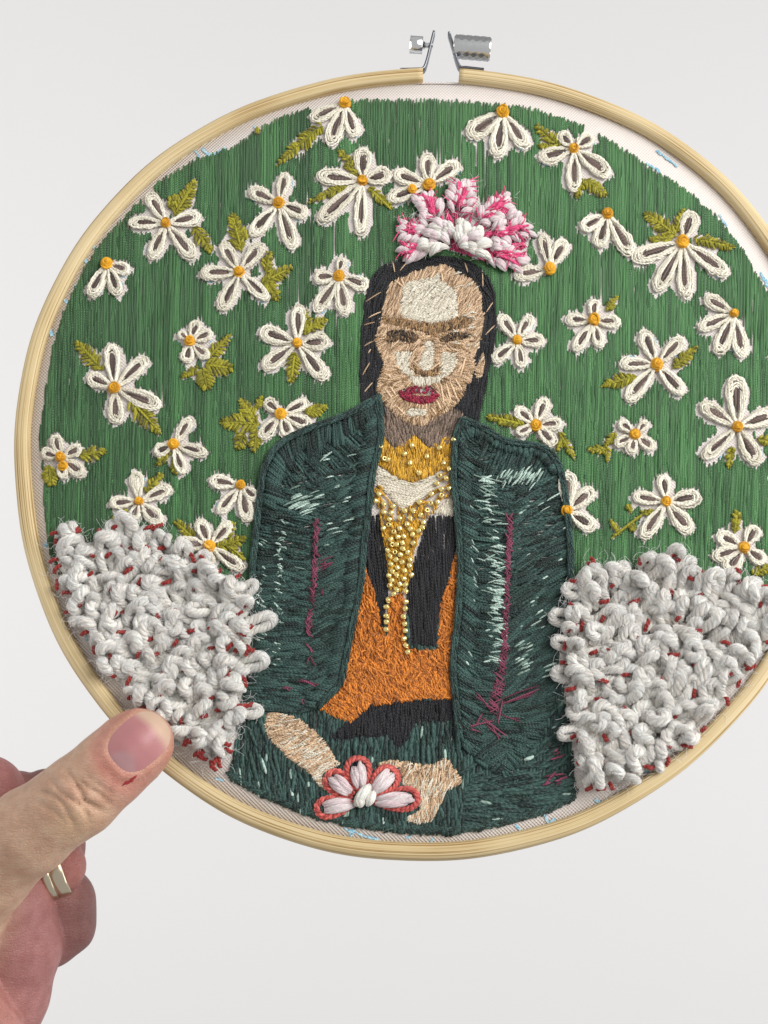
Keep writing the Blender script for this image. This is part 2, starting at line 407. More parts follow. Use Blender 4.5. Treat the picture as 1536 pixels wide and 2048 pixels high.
# ------------------------------------------------------------------ the wooden hoop
EDGE = np.array([(520, 195), (359, 278), (271, 353), (217, 410), (135, 518), (85, 613), (56, 700), (27, 911), (25, 877), (34, 1012), (63, 1160), (109, 1264),
                 (158, 1355), (216, 1440), (420, 1608), (613, 1690), (805, 1721), (950, 1716), (1160, 1659), (1246, 1620), (1339, 1562), (1432, 1481), (1536, 1365),
                 (1536, 454), (1422, 329), (1287, 233), (1151, 179), (760, 147), (845, 141), (925, 136)], float)
q = uv(EDGE, .001); A = np.c_[2 * q, np.ones(len(q))]; cc = np.linalg.lstsq(A, (q ** 2).sum(1), rcond=None)[0]; RC = cc[:2]
th = np.arctan2(q[:, 1] - RC[1], q[:, 0] - RC[0]); rad = np.hypot(q[:, 0] - RC[0], q[:, 1] - RC[1])
def basis(t): return np.stack([np.ones_like(t)] + [f(k_ * t) for k_ in (1, 2, 3, 4) for f in (np.cos, np.sin)], -1)
Bm = basis(th); coef = np.linalg.solve(Bm.T @ Bm + np.diag([0] + [.25] * 8), Bm.T @ rad)
def rout(t): return basis(np.asarray(t, float)) @ coef
def ang_of(px, py):
    a = uv(np.array([(px, py)], float), .001)[0] - RC; return math.atan2(a[1], a[0])
print('hoop radius', rout(0.0), 'rms px', np.sqrt(np.mean((Bm @ coef - rad) ** 2)) / PX, 'centre', RC)
hoop = bpy.data.objects.new('embroidery_hoop', None); col.objects.link(hoop); hoop.matrix_world = HM
tag(hoop, 'round pale wooden embroidery hoop with a metal screw clamp at its top gap', 'embroidery hoop')
RW = 32 * PX
def ring_mesh(name, t0, t1, n, prof, mat, off, closed=False):
    t = np.linspace(t0, t1, n, endpoint=not closed); prof = np.asarray(prof)
    r = rout(t)[:, None] - off + prof[None, :, 0] + 0.00012 * np.sin(t * 9 + 1)[:, None] + 0.00008 * np.sin(t * 23)[:, None]
    V = np.stack([RC[0] + r * np.cos(t)[:, None], RC[1] + r * np.sin(t)[:, None], np.broadcast_to(prof[:, 1], r.shape)], -1)
    m_ = len(prof); idx = np.arange(n * m_).reshape(n, m_)
    a = idx if closed else idx[:-1]; b_ = np.roll(idx, -1, 0) if closed else idx[1:]
    F = np.stack([a, b_, np.roll(b_, -1, 1), np.roll(a, -1, 1)], -1).reshape(-1, 4)
    ul = t * .11; vl = np.r_[0, np.cumsum(np.linalg.norm(np.diff(prof, axis=0), axis=1))]
    uvs = np.stack(np.broadcast_arrays(ul[:, None], vl[None]), -1).reshape(-1, 2)
    V = V.reshape(-1, 3)
    if not closed:   # end caps as quad fans
        caps = []
        for row, fl in ((idx[0], 1), (idx[-1], -1)):
            c = len(V); V = np.concatenate([V, V[row].mean(0)[None]]); uvs = np.concatenate([uvs, uvs[row].mean(0)[None]])
            for i in range(0, m_, 2):
                f = [row[i], row[(i + 1) % m_], row[(i + 2) % m_], c]; caps.append(f if fl > 0 else f[::-1])
        F = np.concatenate([F, np.array(caps)])
    return mesh_np(name, V, F, uvs=uvs, mats=[mat])
def rrect(r0, r1, z0, z1, bev, nb=4):
    out = []
    for cx, cz, a0 in ((r1 - bev, z1 - bev, 0), (r0 + bev, z1 - bev, 90), (r0 + bev, z0 + bev, 180), (r1 - bev, z0 + bev, 270)):
        for i in range(nb): a = math.radians(a0 + 90 * i / (nb - 1)); out.append((cx + bev * math.cos(a), cz + bev * math.sin(a)))
    return out
ta, tb = ang_of(846, 155), ang_of(918, 153)
if ta < tb: ta += 2 * math.pi
link('outer_ring', ring_mesh('outer_ring', ta, tb + 2 * math.pi, 420, rrect(-RW, 0, -.0062, .0024, .0017), M['wood'], 0), hoop)
link('inner_ring', ring_mesh('inner_ring', 0, 2 * math.pi, 240, rrect(-RW * 2 + .0006, -RW - .0007, -.0066, -.0012, .001), M['wood'], 0, True), hoop)

# clamp hardware: two bent tabs, a nut and a knurled thumb screw
def box_path(pts3, wid, thick, nrm):
    """flat metal strip following pts3 (plane coords u,v), width along z"""
    P = np.asarray(pts3, float); T = norm(np.gradient(P, axis=0)); S = np.stack([-T[:, 1], T[:, 0]], 1)
    V = []
    for p_, s_ in zip(P, S):
        for sg, zz in ((1, wid[0]), (1, wid[1]), (-1, wid[1]), (-1, wid[0])): V.append((*(p_ + s_ * sg * thick / 2), zz))
    n = len(P); idx = np.arange(4 * n).reshape(n, 4)
    F = np.stack([idx[:-1], np.roll(idx[:-1], -1, 1), np.roll(idx[1:], -1, 1), idx[1:]], -1).reshape(-1, 4)
    F = np.concatenate([F, idx[:1], idx[-1:, ::-1]])
    return mesh_np(nrm, np.array(V), F, mats=[M['darksteel']], smooth=False)
tabL = uv(smooth_path([(800, 137), (836, 136), (847, 134), (853, 120), (860, 92), (868, 60)], 5))
tabR = uv(smooth_path([(968, 137), (932, 133), (921, 132), (914, 118), (907, 92), (898, 62)], 5))
link('clamp_tab', box_path(tabL, (-.0032, -.0002), 5 * PX, 'clamp_tab'), hoop)
link('clamp_tab', box_path(tabR, (-.0032, -.0002), 5 * PX, 'clamp_tab'), hoop)
def lathe(name, p0, p1, prof, sides, mat, zc, knurl=0, smooth=True):
    """solid of revolution from p0 to p1 (plane coords), prof = [(t, radius)]"""
    p0 = np.array((*p0, zc)); p1 = np.array((*p1, zc)); d = p1 - p0; L = np.linalg.norm(d); d /= L
    a = np.array((0, 0, 1.0)); c = np.cross(d, a)
    ph = np.linspace(0, 2 * math.pi, sides, endpoint=False); V = []
    for i, (t, r) in enumerate(prof):
        kk = knurl * np.where((np.arange(sides) + i) % 2 == 0, 1, -1) if 1 < i < len(prof) - 2 else 0
        V.append(p0 + d * L * t + (r + kk)[:, None] * (np.cos(ph)[:, None] * a + np.sin(ph)[:, None] * c) if knurl and 1 < i < len(prof) - 2 else p0 + d * L * t + r * (np.cos(ph)[:, None] * a + np.sin(ph)[:, None] * c))
    V = np.concatenate(V); n = len(prof); idx = np.arange(n * sides).reshape(n, sides)
    F = np.stack([idx[:-1], np.roll(idx[:-1], -1, 1), np.roll(idx[1:], -1, 1), idx[1:]], -1).reshape(-1, 4)
    return mesh_np(name, V, F, mats=[mat], smooth=smooth)
un, um, u2, u3 = uv([(820, 82), (850, 84), (846, 84), (866, 84)])
nut = link('hex_nut', lathe('hex_nut', un, um, [(0, 1e-5), (0, 19 * PX), (.85, 19 * PX), (.86, 9 * PX), (1, 8 * PX), (1, 1e-5)], 6, M['steel'], -.0018, smooth=False), hoop)
link('screw_stub', lathe('screw_stub', u2, u3, [(0, 1e-5), (0, 6 * PX), (1, 6 * PX), (1, 1e-5)], 12, M['steel'], -.0018), hoop)
uk0, uk1 = uv([(908, 86), (982, 92)])
prof = [(0, 1e-5), (0, 23 * PX)] + [(.05 + .9 * i / 9, 23.5 * PX) for i in range(10)] + [(1, 23 * PX), (1, 1e-5)]
knob = link('knurled_knob', lathe('knurled_knob', uk0, uk1, prof, 22, M['knurl'], -.0018, knurl=3.0 * PX, smooth=False), hoop)

# ------------------------------------------------------------------ the embroidered cloth
cloth = bpy.data.objects.new('embroidered_cloth', None); col.objects.link(cloth); cloth.matrix_world = HM
tag(cloth, 'white cotton cloth embroidered with a dark-haired seated woman among daisies on green', 'embroidery')
tt = np.linspace(0, 2 * math.pi, 240, endpoint=False)
rr_ = np.array([0, .25, .5, .75, .9, 1.0, 1.0])
rb = rout(tt) - RW + .0006
V = np.concatenate([np.stack([RC[0] + rb * f * np.cos(tt), RC[1] + rb * f * np.sin(tt), np.full(240, 0.0 if i < 6 else -.0012) - (.0003 if i == 5 else 0)], 1) for i, f in enumerate(rr_)])
idx = np.arange(7 * 240).reshape(7, 240)
F = np.stack([idx[:-1], idx[1:], np.roll(idx[1:], -1, 1), np.roll(idx[:-1], -1, 1)], -1).reshape(-1, 4)
link('cotton_fabric', mesh_np('cotton_fabric', V, F, mats=[M['cotton']]), cloth)
# a narrow strip of cloth carried out over the inner ring, seen in the gap of the hoop
tg = np.linspace(ta + .02, tb + 2 * math.pi - 2 * math.pi - .02, 14)
rg = rout(tg) - RW
V = np.concatenate([np.stack([RC[0] + (rg + d_) * np.cos(tg), RC[1] + (rg + d_) * np.sin(tg), np.full(14, z_)], 1) for d_, z_ in ((-.0002, .0001), (.0006, -.0004), (.0008, -.006))])
idx = np.arange(42).reshape(3, 14); F = np.stack([idx[:-1, :-1], idx[1:, :-1], idx[1:, 1:], idx[:-1, 1:]], -1).reshape(-1, 4)
link('fabric_edge', mesh_np('fabric_edge', V, F, mats=[M['cotton']]), cloth)

# ---- positions of everything stitched (measured on the photograph)
DAISY = [
 ((333, 450), [(300, 392), (262, 447), (303, 518), (389, 518), (401, 436)], 25),
 ((215, 530), [(181, 593), (239, 591), (259, 544)], 21),
 ((479, 547), [(445, 490), (404, 549), (444, 622), (537, 600), (525, 492)], 25),
 ((690, 210), [(624, 241), (660, 290), (711, 276)], 25),
 ((1005, 228), [(937, 275), (994, 316), (1052, 297)], 30),
 ((725, 365), [(727, 300), (637, 355), (639, 446), (720, 470), (779, 349)], 28),
 ((558, 410), [(573, 350), (502, 383), (503, 471), (587, 498), (613, 431)], 24),
 ((858, 373), [(788, 350), (854, 312), (916, 329), (776, 402)], 24),
 ((678, 556), [(684, 519), (629, 556), (634, 624), (691, 631), (734, 573)], 24),
 ((595, 689), [(598, 614), (522, 664), (528, 738), (650, 758), (656, 686)], 28),
 ((1147, 301), [(1121, 270), (1185, 275), (1080, 319), (1148, 385), (1217, 353)], 27),
 ((1214, 431), [(1163, 461), (1197, 497), (1262, 510)], 24),
 ((1364, 488), [(1383, 427), (1266, 519), (1311, 584), (1370, 597), (1453, 550)], 29),
 ((1099, 541), [(1084, 471), (1129, 485), (1031, 553)], 24),
 ((1186, 644), [(1188, 603), (1133, 641), (1236, 646), (1149, 702), (1199, 694)], 22),
 ((1466, 630), [(1410, 597), (1398, 660), (1434, 709), (1484, 716)], 24),
 ((1034, 684), [(1001, 634), (1060, 636), (1086, 683), (986, 724), (1044, 736)], 20),
 ((1312, 732), [(1286, 664), (1364, 679), (1241, 730), (1254, 802), (1364, 789)], 26),
 ((1071, 853), [(1091, 799), (1033, 820), (1123, 848), (1033, 869), (1107, 889)], 20),
 ((1269, 872), [(1239, 844), (1292, 846), (1230, 892), (1262, 908), (1306, 899)], 18),
 ((1473, 857), [(1471, 756), (1402, 811), (1406, 917), (1515, 928), (1548, 830)], 34),
 ((1133, 1024), [(1134, 949), (1183, 981), (1187, 1057)], 28),
 ((1331, 1006), [(1326, 953), (1266, 994), (1284, 1076), (1380, 1065), (1397, 994)], 25),
 ((1487, 1097), [(1434, 1071), (1511, 1056), (1427, 1116), (1452, 1143), (1527, 1125)], 25),
 ((230, 779), [(225, 692), (293, 719), (178, 753), (234, 847), (319, 814)], 28),
 ((381, 686), [(396, 645), (360, 668), (424, 668), (374, 726), (417, 717)], 20),
 ((123, 918), [(111, 873), (86, 907), (162, 897), (167, 950), (127, 958)], 19),
 ((349, 892), [(382, 840), (411, 907), (367, 949), (311, 907)], 20),
 ((279, 1005), [(272, 946), (342, 978), (223, 1009), (322, 1047), (266, 1040)], 24),
 ((482, 973), [(423, 962), (437, 1027), (497, 1043), (515, 1000)], 23),
 ((420, 1094), [(401, 1043), (462, 1050), (486, 1140), (362, 1087), (417, 1135)], 22),
 ((562, 831), [(532, 804), (615, 806), (622, 852), (520, 877), (580, 877)], 22),
 ((1590, 690), [(1570, 630), (1545, 720), (1590, 760), (1632, 715), (1630, 650)], 24),
 ((1600, 960), [(1590, 900), (1545, 955), (1580, 1020), (1640, 1005), (1646, 930)], 24),
]
EXTRA_KNOT = {7: (825, 384), 26: (128, 936)}
LEAF = [  # base, tip, half width, stitches per side
 ((350, 432), (394, 360), 19, 13), ((338, 418), (352, 392), 12, 6), ((388, 455), (424, 508), 16, 10), ((484, 505), (464, 428), 22, 13), ((495, 480), (470, 452), 15, 7),
 ((525, 566), (585, 536), 18, 11), ((528, 555), (556, 602), 18, 11), ((532, 548), (540, 505), 14, 9),
 ((645, 252), (552, 334), 17, 18), ((717, 356), (678, 300), 15, 11), ((700, 370), (614, 408), 11, 13), ((737, 377), (785, 418), 11, 9),
 ((612, 672), (610, 622), 16, 9), ((615, 662), (656, 640), 15, 8), ((590, 705), (582, 770), 17, 10),
 ((206, 742), (153, 684), 20, 12), ((258, 800), (323, 870), 22, 14),
 ((415, 722), (462, 672), 15, 9), ((410, 733), (467, 738), 20, 13), ((405, 737), (416, 780), 21, 12), ((398, 735), (363, 758), 9, 6),
 ((520, 850), (440, 845), 24, 14), ((512, 845), (482, 800), 18, 9), ((514, 858), (508, 905), 16, 9), ((512, 822), (525, 795), 10, 6), ((490, 865), (475, 900), 16, 7), ((610, 828), (655, 815), 15, 9),
 ((159, 914), (213, 903), 17, 9), ((100, 932), (104, 974), 18, 9), ((342, 905), (313, 932), 10, 6), ((346, 918), (353, 952), 10, 6),
 ((290, 985), (326, 950), 14, 8), ((262, 1022), (218, 1050), 13, 8), ((390, 1078), (350, 1042), 14, 8), ((433, 1097), (494, 1077), 17, 10), ((455, 1090), (490, 1122), 10, 6), ((452, 1078), (470, 1045), 9, 6),
 ((1121, 297), (1070, 252), 16, 10), ((1168, 360), (1213, 394), 16, 9), ((1166, 360), (1152, 398), 11, 7), ((1112, 300), (1074, 292), 9, 6),
 ((1352, 475), (1288, 426), 20, 13), ((1350, 466), (1368, 420), 12, 8), ((1345, 480), (1298, 480), 12, 8), ((1388, 478), (1470, 499), 15, 12),
 ((1212, 624), (1235, 594), 10, 7), ((1345, 738), (1394, 694), 15, 10), ((1275, 755), (1204, 772), 16, 11),
 ((1050, 851), (970, 834), 14, 13), ((1117, 865), (1149, 918), 9, 9), ((1125, 880), (1112, 905), 7, 5),
 ((1232, 865), (1208, 896), 10, 7), ((1208, 900), (1175, 900), 8, 6), ((1212, 895), (1216, 924), 8, 5),
 ((1462, 895), (1457, 937), 10, 7), ((1515, 880), (1540, 886), 12, 6), ((1294, 1022), (1222, 1078), 3, 10), ((1262, 1025), (1254, 1010), 6, 4), ((1236, 1066), (1222, 1042), 7, 5), ((1256, 1050), (1270, 1062), 8, 4), ((1290, 1030), (1306, 1020), 7, 4),
 ((1470, 1066), (1474, 1022), 12, 8), ((1505, 1150), (1545, 1130), 12, 8), ((515, 270), (517, 258), 5, 3), ((1600, 700), (1640, 770), 14, 9),
]
GREEN = [(100, 1110), (93, 1060), (86, 960), (80, 877), (90, 790), (105, 700), (130, 622), (166, 545), (196, 498), (223, 468), (262, 425), (291, 397), (315, 370), (350, 348), (389, 325), (430, 312), (474, 295), (518, 262), (560, 240), (618, 222),
         (690, 207), (800, 205), (900, 206), (1000, 214), (1060, 222), (1120, 240), (1180, 262), (1225, 290), (1270, 318), (1305, 345), (1335, 360), (1390, 398), (1440, 445), (1490, 512), (1525, 570), (1560, 630), (1595, 730), (1612, 860), (1612, 1000), (1596, 1130), (1570, 1220), (1500, 1260),
         (1100, 1300), (500, 1300), (130, 1160)]
def cr(pts, x0, y0, s): return [(x0 + x * s, y0 + y * s) for x, y in pts]
Fc = lambda p: cr(p, 700, 480, .20833)
FACE = Fc([(330, 560), (345, 480), (400, 400), (550, 330), (700, 280), (800, 240), (920, 225), (980, 270), (1060, 320), (1160, 370), (1230, 430), (1270, 560), (1290, 700), (1290, 850), (1270, 950), (1240, 1050), (1210, 1130), (1210, 1230), (1190, 1340), (1120, 1420), (1090, 1500), (1060, 1560), (1000, 1610), (900, 1670), (800, 1740), (700, 1790), (600, 1780), (500, 1730), (430, 1680), (350, 1600), (280, 1530), (250, 1460), (250, 1380), (290, 1300), (310, 1200), (300, 1130), (260, 1060), (225, 980), (235, 900), (270, 830), (290, 740)])
EAR = Fc([(1220, 1200), (1280, 1080), (1300, 1200), (1290, 1280), (1230, 1350), (1200, 1300)])
FOREH = Fc([(500, 460), (540, 420), (650, 390), (780, 370), (850, 320), (880, 400), (960, 450), (1010, 480), (1030, 600), (1030, 740), (950, 770), (800, 805), (650, 780), (520, 740), (480, 700), (495, 600)])
BROW = Fc([(310, 745), (450, 755), (520, 760), (650, 795), (800, 815), (960, 775), (1100, 735), (1170, 780), (1120, 840), (960, 870), (860, 900), (780, 930), (700, 890), (560, 850), (450, 830), (320, 800)])
EYEL = Fc([(360, 885), (480, 870), (620, 900), (665, 960), (600, 1000), (480, 960), (430, 975), (360, 985)])
EYER = Fc([(860, 960), (940, 915), (1040, 890), (1140, 900), (1130, 945), (1000, 975), (900, 990)])
NOSE = Fc([(720, 990), (800, 980), (805, 1100), (800, 1200), (760, 1260), (690, 1250), (650, 1210), (680, 1130), (710, 1080)])
NOSESH = Fc([(600, 1190), (650, 1240), (700, 1265), (780, 1260), (840, 1220), (880, 1240), (800, 1320), (700, 1320), (620, 1280)])
CHEEKL = Fc([(420, 1090), (520, 1070), (600, 1080), (570, 1180), (560, 1230), (610, 1270), (600, 1330), (520, 1290), (450, 1200)])
CHEEKR = Fc([(880, 1090), (1020, 1090), (1030, 1150), (1000, 1250), (940, 1310), (870, 1340), (880, 1220), (870, 1140)])
ULIP = Fc([(560, 1320), (650, 1310), (780, 1320), (880, 1300), (860, 1370), (760, 1400), (620, 1400)])
CHIN = Fc([(540, 1640), (640, 1620), (760, 1640), (720, 1690), (600, 1700), (540, 1680)])
LIPS = Fc([(450, 1475), (520, 1430), (640, 1415), (700, 1425), (770, 1405), (860, 1500), (800, 1560), (700, 1585), (600, 1570), (520, 1540)])
LIPGAP = Fc([(560, 1490), (640, 1482), (770, 1488), (770, 1508), (640, 1506)])
HAIR = Fc([(110, 1620), (95, 1300), (110, 1050), (120, 850), (140, 620), (170, 450), (230, 330), (330, 240), (470, 180), (640, 190), (800, 160), (950, 160), (1080, 180), (1250, 260), (1330, 370), (1390, 520), (1400, 720), (1400, 900), (1370, 1080), (1320, 1300), (1290, 1500), (1250, 1650), (1220, 1810), (1120, 1720), (1040, 1640), (300, 1600), (200, 1570)])
NECK = [(752, 800), (785, 825), (830, 840), (880, 830), (925, 800), (936, 838), (916, 882), (880, 897), (855, 893), (832, 870), (800, 902), (770, 882), (755, 876)]
Bc = lambda p: cr(p, 680, 840, .24411)
COLLAR = Bc([(285, 250), (330, 100), (380, 160), (440, 240), (520, 190), (620, 125), (680, 200), (720, 230), (830, 170), (940, 100), (935, 430), (830, 405), (740, 460), (600, 512), (480, 480), (380, 410), (290, 350)])
CHEST = Bc([(290, 370), (400, 440), (600, 518), (800, 445), (790, 560), (650, 655), (560, 720), (500, 745), (400, 620), (330, 560), (290, 540)])
CHEST2 = Bc([(760, 765), (900, 640), (950, 640), (950, 790)])
STRAND = Bc([(270, 540), (330, 540), (420, 680), (520, 740), (650, 660), (800, 560), (840, 410), (935, 430), (935, 600), (830, 690), (720, 800), (690, 880), (660, 960), (610, 1060), (600, 1200), (570, 1300), (530, 1400), (450, 1420), (400, 1380), (380, 1150), (340, 900), (320, 780), (260, 700)])
BLACKL = Bc([(225, 790), (330, 780), (350, 950), (380, 1100), (400, 1350), (385, 1500), (370, 1720), (330, 1640), (260, 1350), (190, 1160), (195, 900)])
BLACKR = Bc([(740, 780), (950, 800), (965, 1010), (930, 1130), (880, 1350), (820, 1500), (790, 1880), (560, 1860), (550, 1400), (600, 1200), (640, 1050), (690, 900)])
ORANGE = [(724, 1122), (745, 1170), (762, 1242), (772, 1280), (780, 1196), (806, 1188), (815, 1296), (873, 1300), (880, 1212), (898, 1164), (914, 1088), (922, 1110), (919, 1170), (908, 1196), (914, 1244), (905, 1280), (903, 1340), (910, 1400), (850, 1397), (800, 1405), (740, 1412), (702, 1446), (662, 1432), (632, 1414), (680, 1370), (690, 1310), (706, 1258), (716, 1180)]
WAIST = [(660, 1478), (690, 1448), (740, 1412), (800, 1403), (850, 1398), (914, 1396), (918, 1442), (832, 1446), (815, 1482), (795, 1497), (775, 1472), (720, 1477)]
BODY = [(757, 795), (690, 835), (620, 860), (562, 890), (536, 925), (525, 960), (514, 1060), (506, 1150), (512, 1250), (500, 1330), (480, 1420), (470, 1500), (456, 1556), (520, 1592), (600, 1625), (640, 1640), (700, 1652), (800, 1666), (900, 1670), (1000, 1652), (1100, 1625), (1150, 1598), (1145, 1500), (1130, 1400), (1115, 1300), (1138, 1200), (1141, 1120), (1136, 1050), (1124, 960), (1110, 922), (1080, 897), (1010, 885), (965, 858), (930, 838), (900, 900), (830, 920), (760, 880)]
LAPL = [(757, 797), (762, 880), (746, 950), (737, 1030), (728, 1100), (722, 1170), (706, 1250), (690, 1330), (680, 1370), (640, 1412)]
LAPR = [(925, 843), (911, 880), (907, 960), (914, 1030), (920, 1130), (916, 1230), (906, 1330), (911, 1400), (920, 1480)]
OUTL = [(757, 797), (690, 835), (620, 860), (562, 890), (536, 925), (525, 960), (514, 1060), (506, 1150), (510, 1240)]
OUTR = [(925, 843), (965, 858), (1010, 885), (1080, 897), (1110, 922), (1124, 960), (1136, 1050), (1141, 1120), (1138, 1200)]
JL = [(757, 797), (690, 835), (620, 860), (562, 890), (536, 925), (525, 960), (514, 1060), (506, 1150), (512, 1250), (500, 1330), (480, 1420), (530, 1420), (600, 1428), (640, 1412), (680, 1370), (690, 1330), (706, 1250), (722, 1170), (728, 1100), (737, 1030), (746, 950), (762, 880)]
JR = [(925, 843), (965, 858), (1010, 885), (1080, 897), (1110, 922), (1124, 960), (1136, 1050), (1141, 1120), (1138, 1200), (1110, 1300), (1118, 1380), (1085, 1470), (1010, 1560), (950, 1520), (920, 1480), (911, 1400), (906, 1330), (916, 1230), (920, 1130), (914, 1030), (907, 960), (911, 880)]
ARML = cr([(375, 260), (400, 180), (480, 172), (650, 215), (750, 300), (850, 410), (960, 570), (830, 650), (870, 800), (780, 720), (700, 620), (560, 520), (440, 400), (368, 310)], 430, 1380, .26042)
HANDR = cr([(680, 350), (760, 330), (860, 345), (930, 350), (980, 320), (1030, 380), (1050, 430), (990, 460), (950, 530), (920, 590), (860, 603), (800, 580), (870, 540), (870, 470), (800, 440), (780, 370)], 420, 1360, .48177)
CLUMPL = [(105, 1085), (140, 1052), (185, 1080), (215, 1062), (260, 1042), (330, 1062), (355, 1092), (400, 1115), (450, 1150), (500, 1168), (512, 1210), (518, 1260), (505, 1330), (492, 1420), (478, 1480), (458, 1543), (424, 1540), (370, 1498), (318, 1450), (276, 1418), (226, 1360), (176, 1294), (138, 1222), (112, 1150)]
CLUMPR = [(1128, 1178), (1178, 1125), (1250, 1140), (1300, 1105), (1350, 1118), (1400, 1155), (1470, 1150), (1515, 1180), (1560, 1195), (1590, 1215), (1565, 1275), (1505, 1335), (1440, 1425), (1370, 1500), (1280, 1558), (1205, 1595), (1165, 1588), (1150, 1520), (1135, 1440), (1122, 1370), (1118, 1300), (1130, 1250)]
CROWN = [(795, 465), (790, 440), (830, 430), (845, 385), (885, 405), (900, 365), (945, 355), (970, 405), (1030, 395), (1035, 440), (1070, 455), (1062, 500), (1065, 530), (1000, 545), (940, 525), (880, 505), (850, 520), (800, 515), (790, 490)]
LOTUS = [(632, 1600), (650, 1545), (690, 1540), (705, 1505), (740, 1510), (750, 1540), (795, 1530), (810, 1570), (842, 1590), (830, 1630), (740, 1635), (640, 1638)]

def petal_shape(c, tip, wd, n=20):
    """teardrop outline from the flower centre to the tip (photo px), wd = full width"""
    c = np.asarray(c, float); tip = np.asarray(tip, float); d = tip - c; L = np.linalg.norm(d); d /= L; e_ = np.array((-d[1], d[0]))
    t = np.linspace(0, 1, n)
    a = math.pi * t
    x = .5 - .5 * np.cos(a); y = np.sin(a) * (.30 + .70 * x ** .8)
    y = y / y.max() * wd / 2
    xx = 8 / L + x * (1 - 8 / L)
    up = c + (xx * L)[:, None] * d + y[:, None] * e_
    dn = c + (xx * L)[:, None] * d - y[:, None] * e_
    return np.concatenate([up, dn[-2:0:-1]])

# ---- masks and their order of covering
K = {n: pmask(p) for n, p in dict(green=GREEN, face=FACE, ear=EAR, foreh=FOREH, brow=BROW, eyel=EYEL, eyer=EYER, nose=NOSE, nosesh=NOSESH, cheekl=CHEEKL, cheekr=CHEEKR, ulip=ULIP, chin=CHIN,
     lips=LIPS, lipgap=LIPGAP, hair=HAIR, neck=NECK, collar=COLLAR, chest=CHEST, chest2=CHEST2, strand=STRAND, blackl=BLACKL, blackr=BLACKR, orange=ORANGE, waist=WAIST, body=BODY, jl=JL, jr=JR,
     arml=ARML, handr=HANDR, clumpl=CLUMPL, clumpr=CLUMPR, crown=CROWN, lotus=LOTUS).items()}
flower_m = np.zeros((H_, W_), bool)
for c, tips, wd in DAISY:
    for t_ in tips: flower_m |= pmask(petal_shape(c, t_, wd))
leaf_m = np.zeros((H_, W_), bool)
for b0, b1, hw, n_ in LEAF:
    b0, b1 = np.array(b0, float), np.array(b1, float); d = norm(b1 - b0); e_ = np.array((-d[1], d[0]))
    leaf_m |= pmask([b0 - e_ * hw * .6, b0 + (b1 - b0) * .45 - e_ * hw, b1, b0 + (b1 - b0) * .45 + e_ * hw, b0 + e_ * hw * .6])
woman = pmask([(740, 800), (935, 800), (935, 900), (750, 900)]) | K['body'] | K['hair'] | K['face'] | K['ear'] | K['neck'] | K['collar']

# ---- green ground: long vertical satin stitches
gm = K['green'] & ~dil(flower_m, 13) & ~dil(leaf_m, 5) & ~dil(woman, 1) & ~ero(K['clumpl'], 14) & ~ero(K['clumpr'], 14) & ~ero(K['crown'], 5)
def gang(x, y): return 90 + np.interp(x, [60, 400, 850, 1200, 1600], [-2.5, -1.5, 0, -2.0, -3.5]) + 1.6 * np.sin(x / 37.0) * np.sin(y / 260.0)
gb = Batch()
gcol = np.convolve(rng.normal(0, 1, 700), np.ones(3) / 3, 'same') * .22 + np.convolve(rng.normal(0, 1, 700), np.ones(9) / 9, 'same') * .22
def gt(p): return .36 + gcol[((p[:, 0] + 60 + 5 * np.sin(p[:, 1] / 170.)) / 3).astype(int).clip(0, 699)] + (p[:, 0] - 800) / 3800  # random column tones, plus light from the right painted in as a paler tint
def gskip(p): return .02 + .2 * math.exp(-((p[0] - 850) / 130) ** 2 - ((p[1] - 280) / 130) ** 2) + .04 * math.exp(-((p[0] - 1210) / 60) ** 2) + .06 * math.exp(-((p[0] - 640) / 50) ** 2 - ((p[1] - 500) / 200) ** 2)
under(gb, gm, 90, 2.8, 110, 2.35, z=.5, h=.9, jit=10, tintf=gt, wob=.7, skip=gskip, flat=.45, zj=.5)
under(gb, gm, 89.4, 6.0, 90, 2.2, z=.9, h=.9, jit=10, tintf=gt, wob=.7, flat=.45, zj=.7)
for (L, w, cov, z, zj, jit) in ((190, 3.6, .40, 1.2, 2.0, 12), (26, 4.0, .12, .8, 2.0, 6)):
    fill('g', gm, gang, L, w, cov, None, None, z=z, h=1.0, zj=zj * .5, jit=jit, av=.7, lv=.5, bow=.6, tintf=gt, bm=gb, flat=.5)
# bare streaks where single pale threads of the cloth show between the columns
tag(link('green_ground_stitching', gb.mesh('green_ground_stitching', [M['green']]), cloth), kind='stuff', label='grass-green vertical satin stitching filling the ground around the woman')

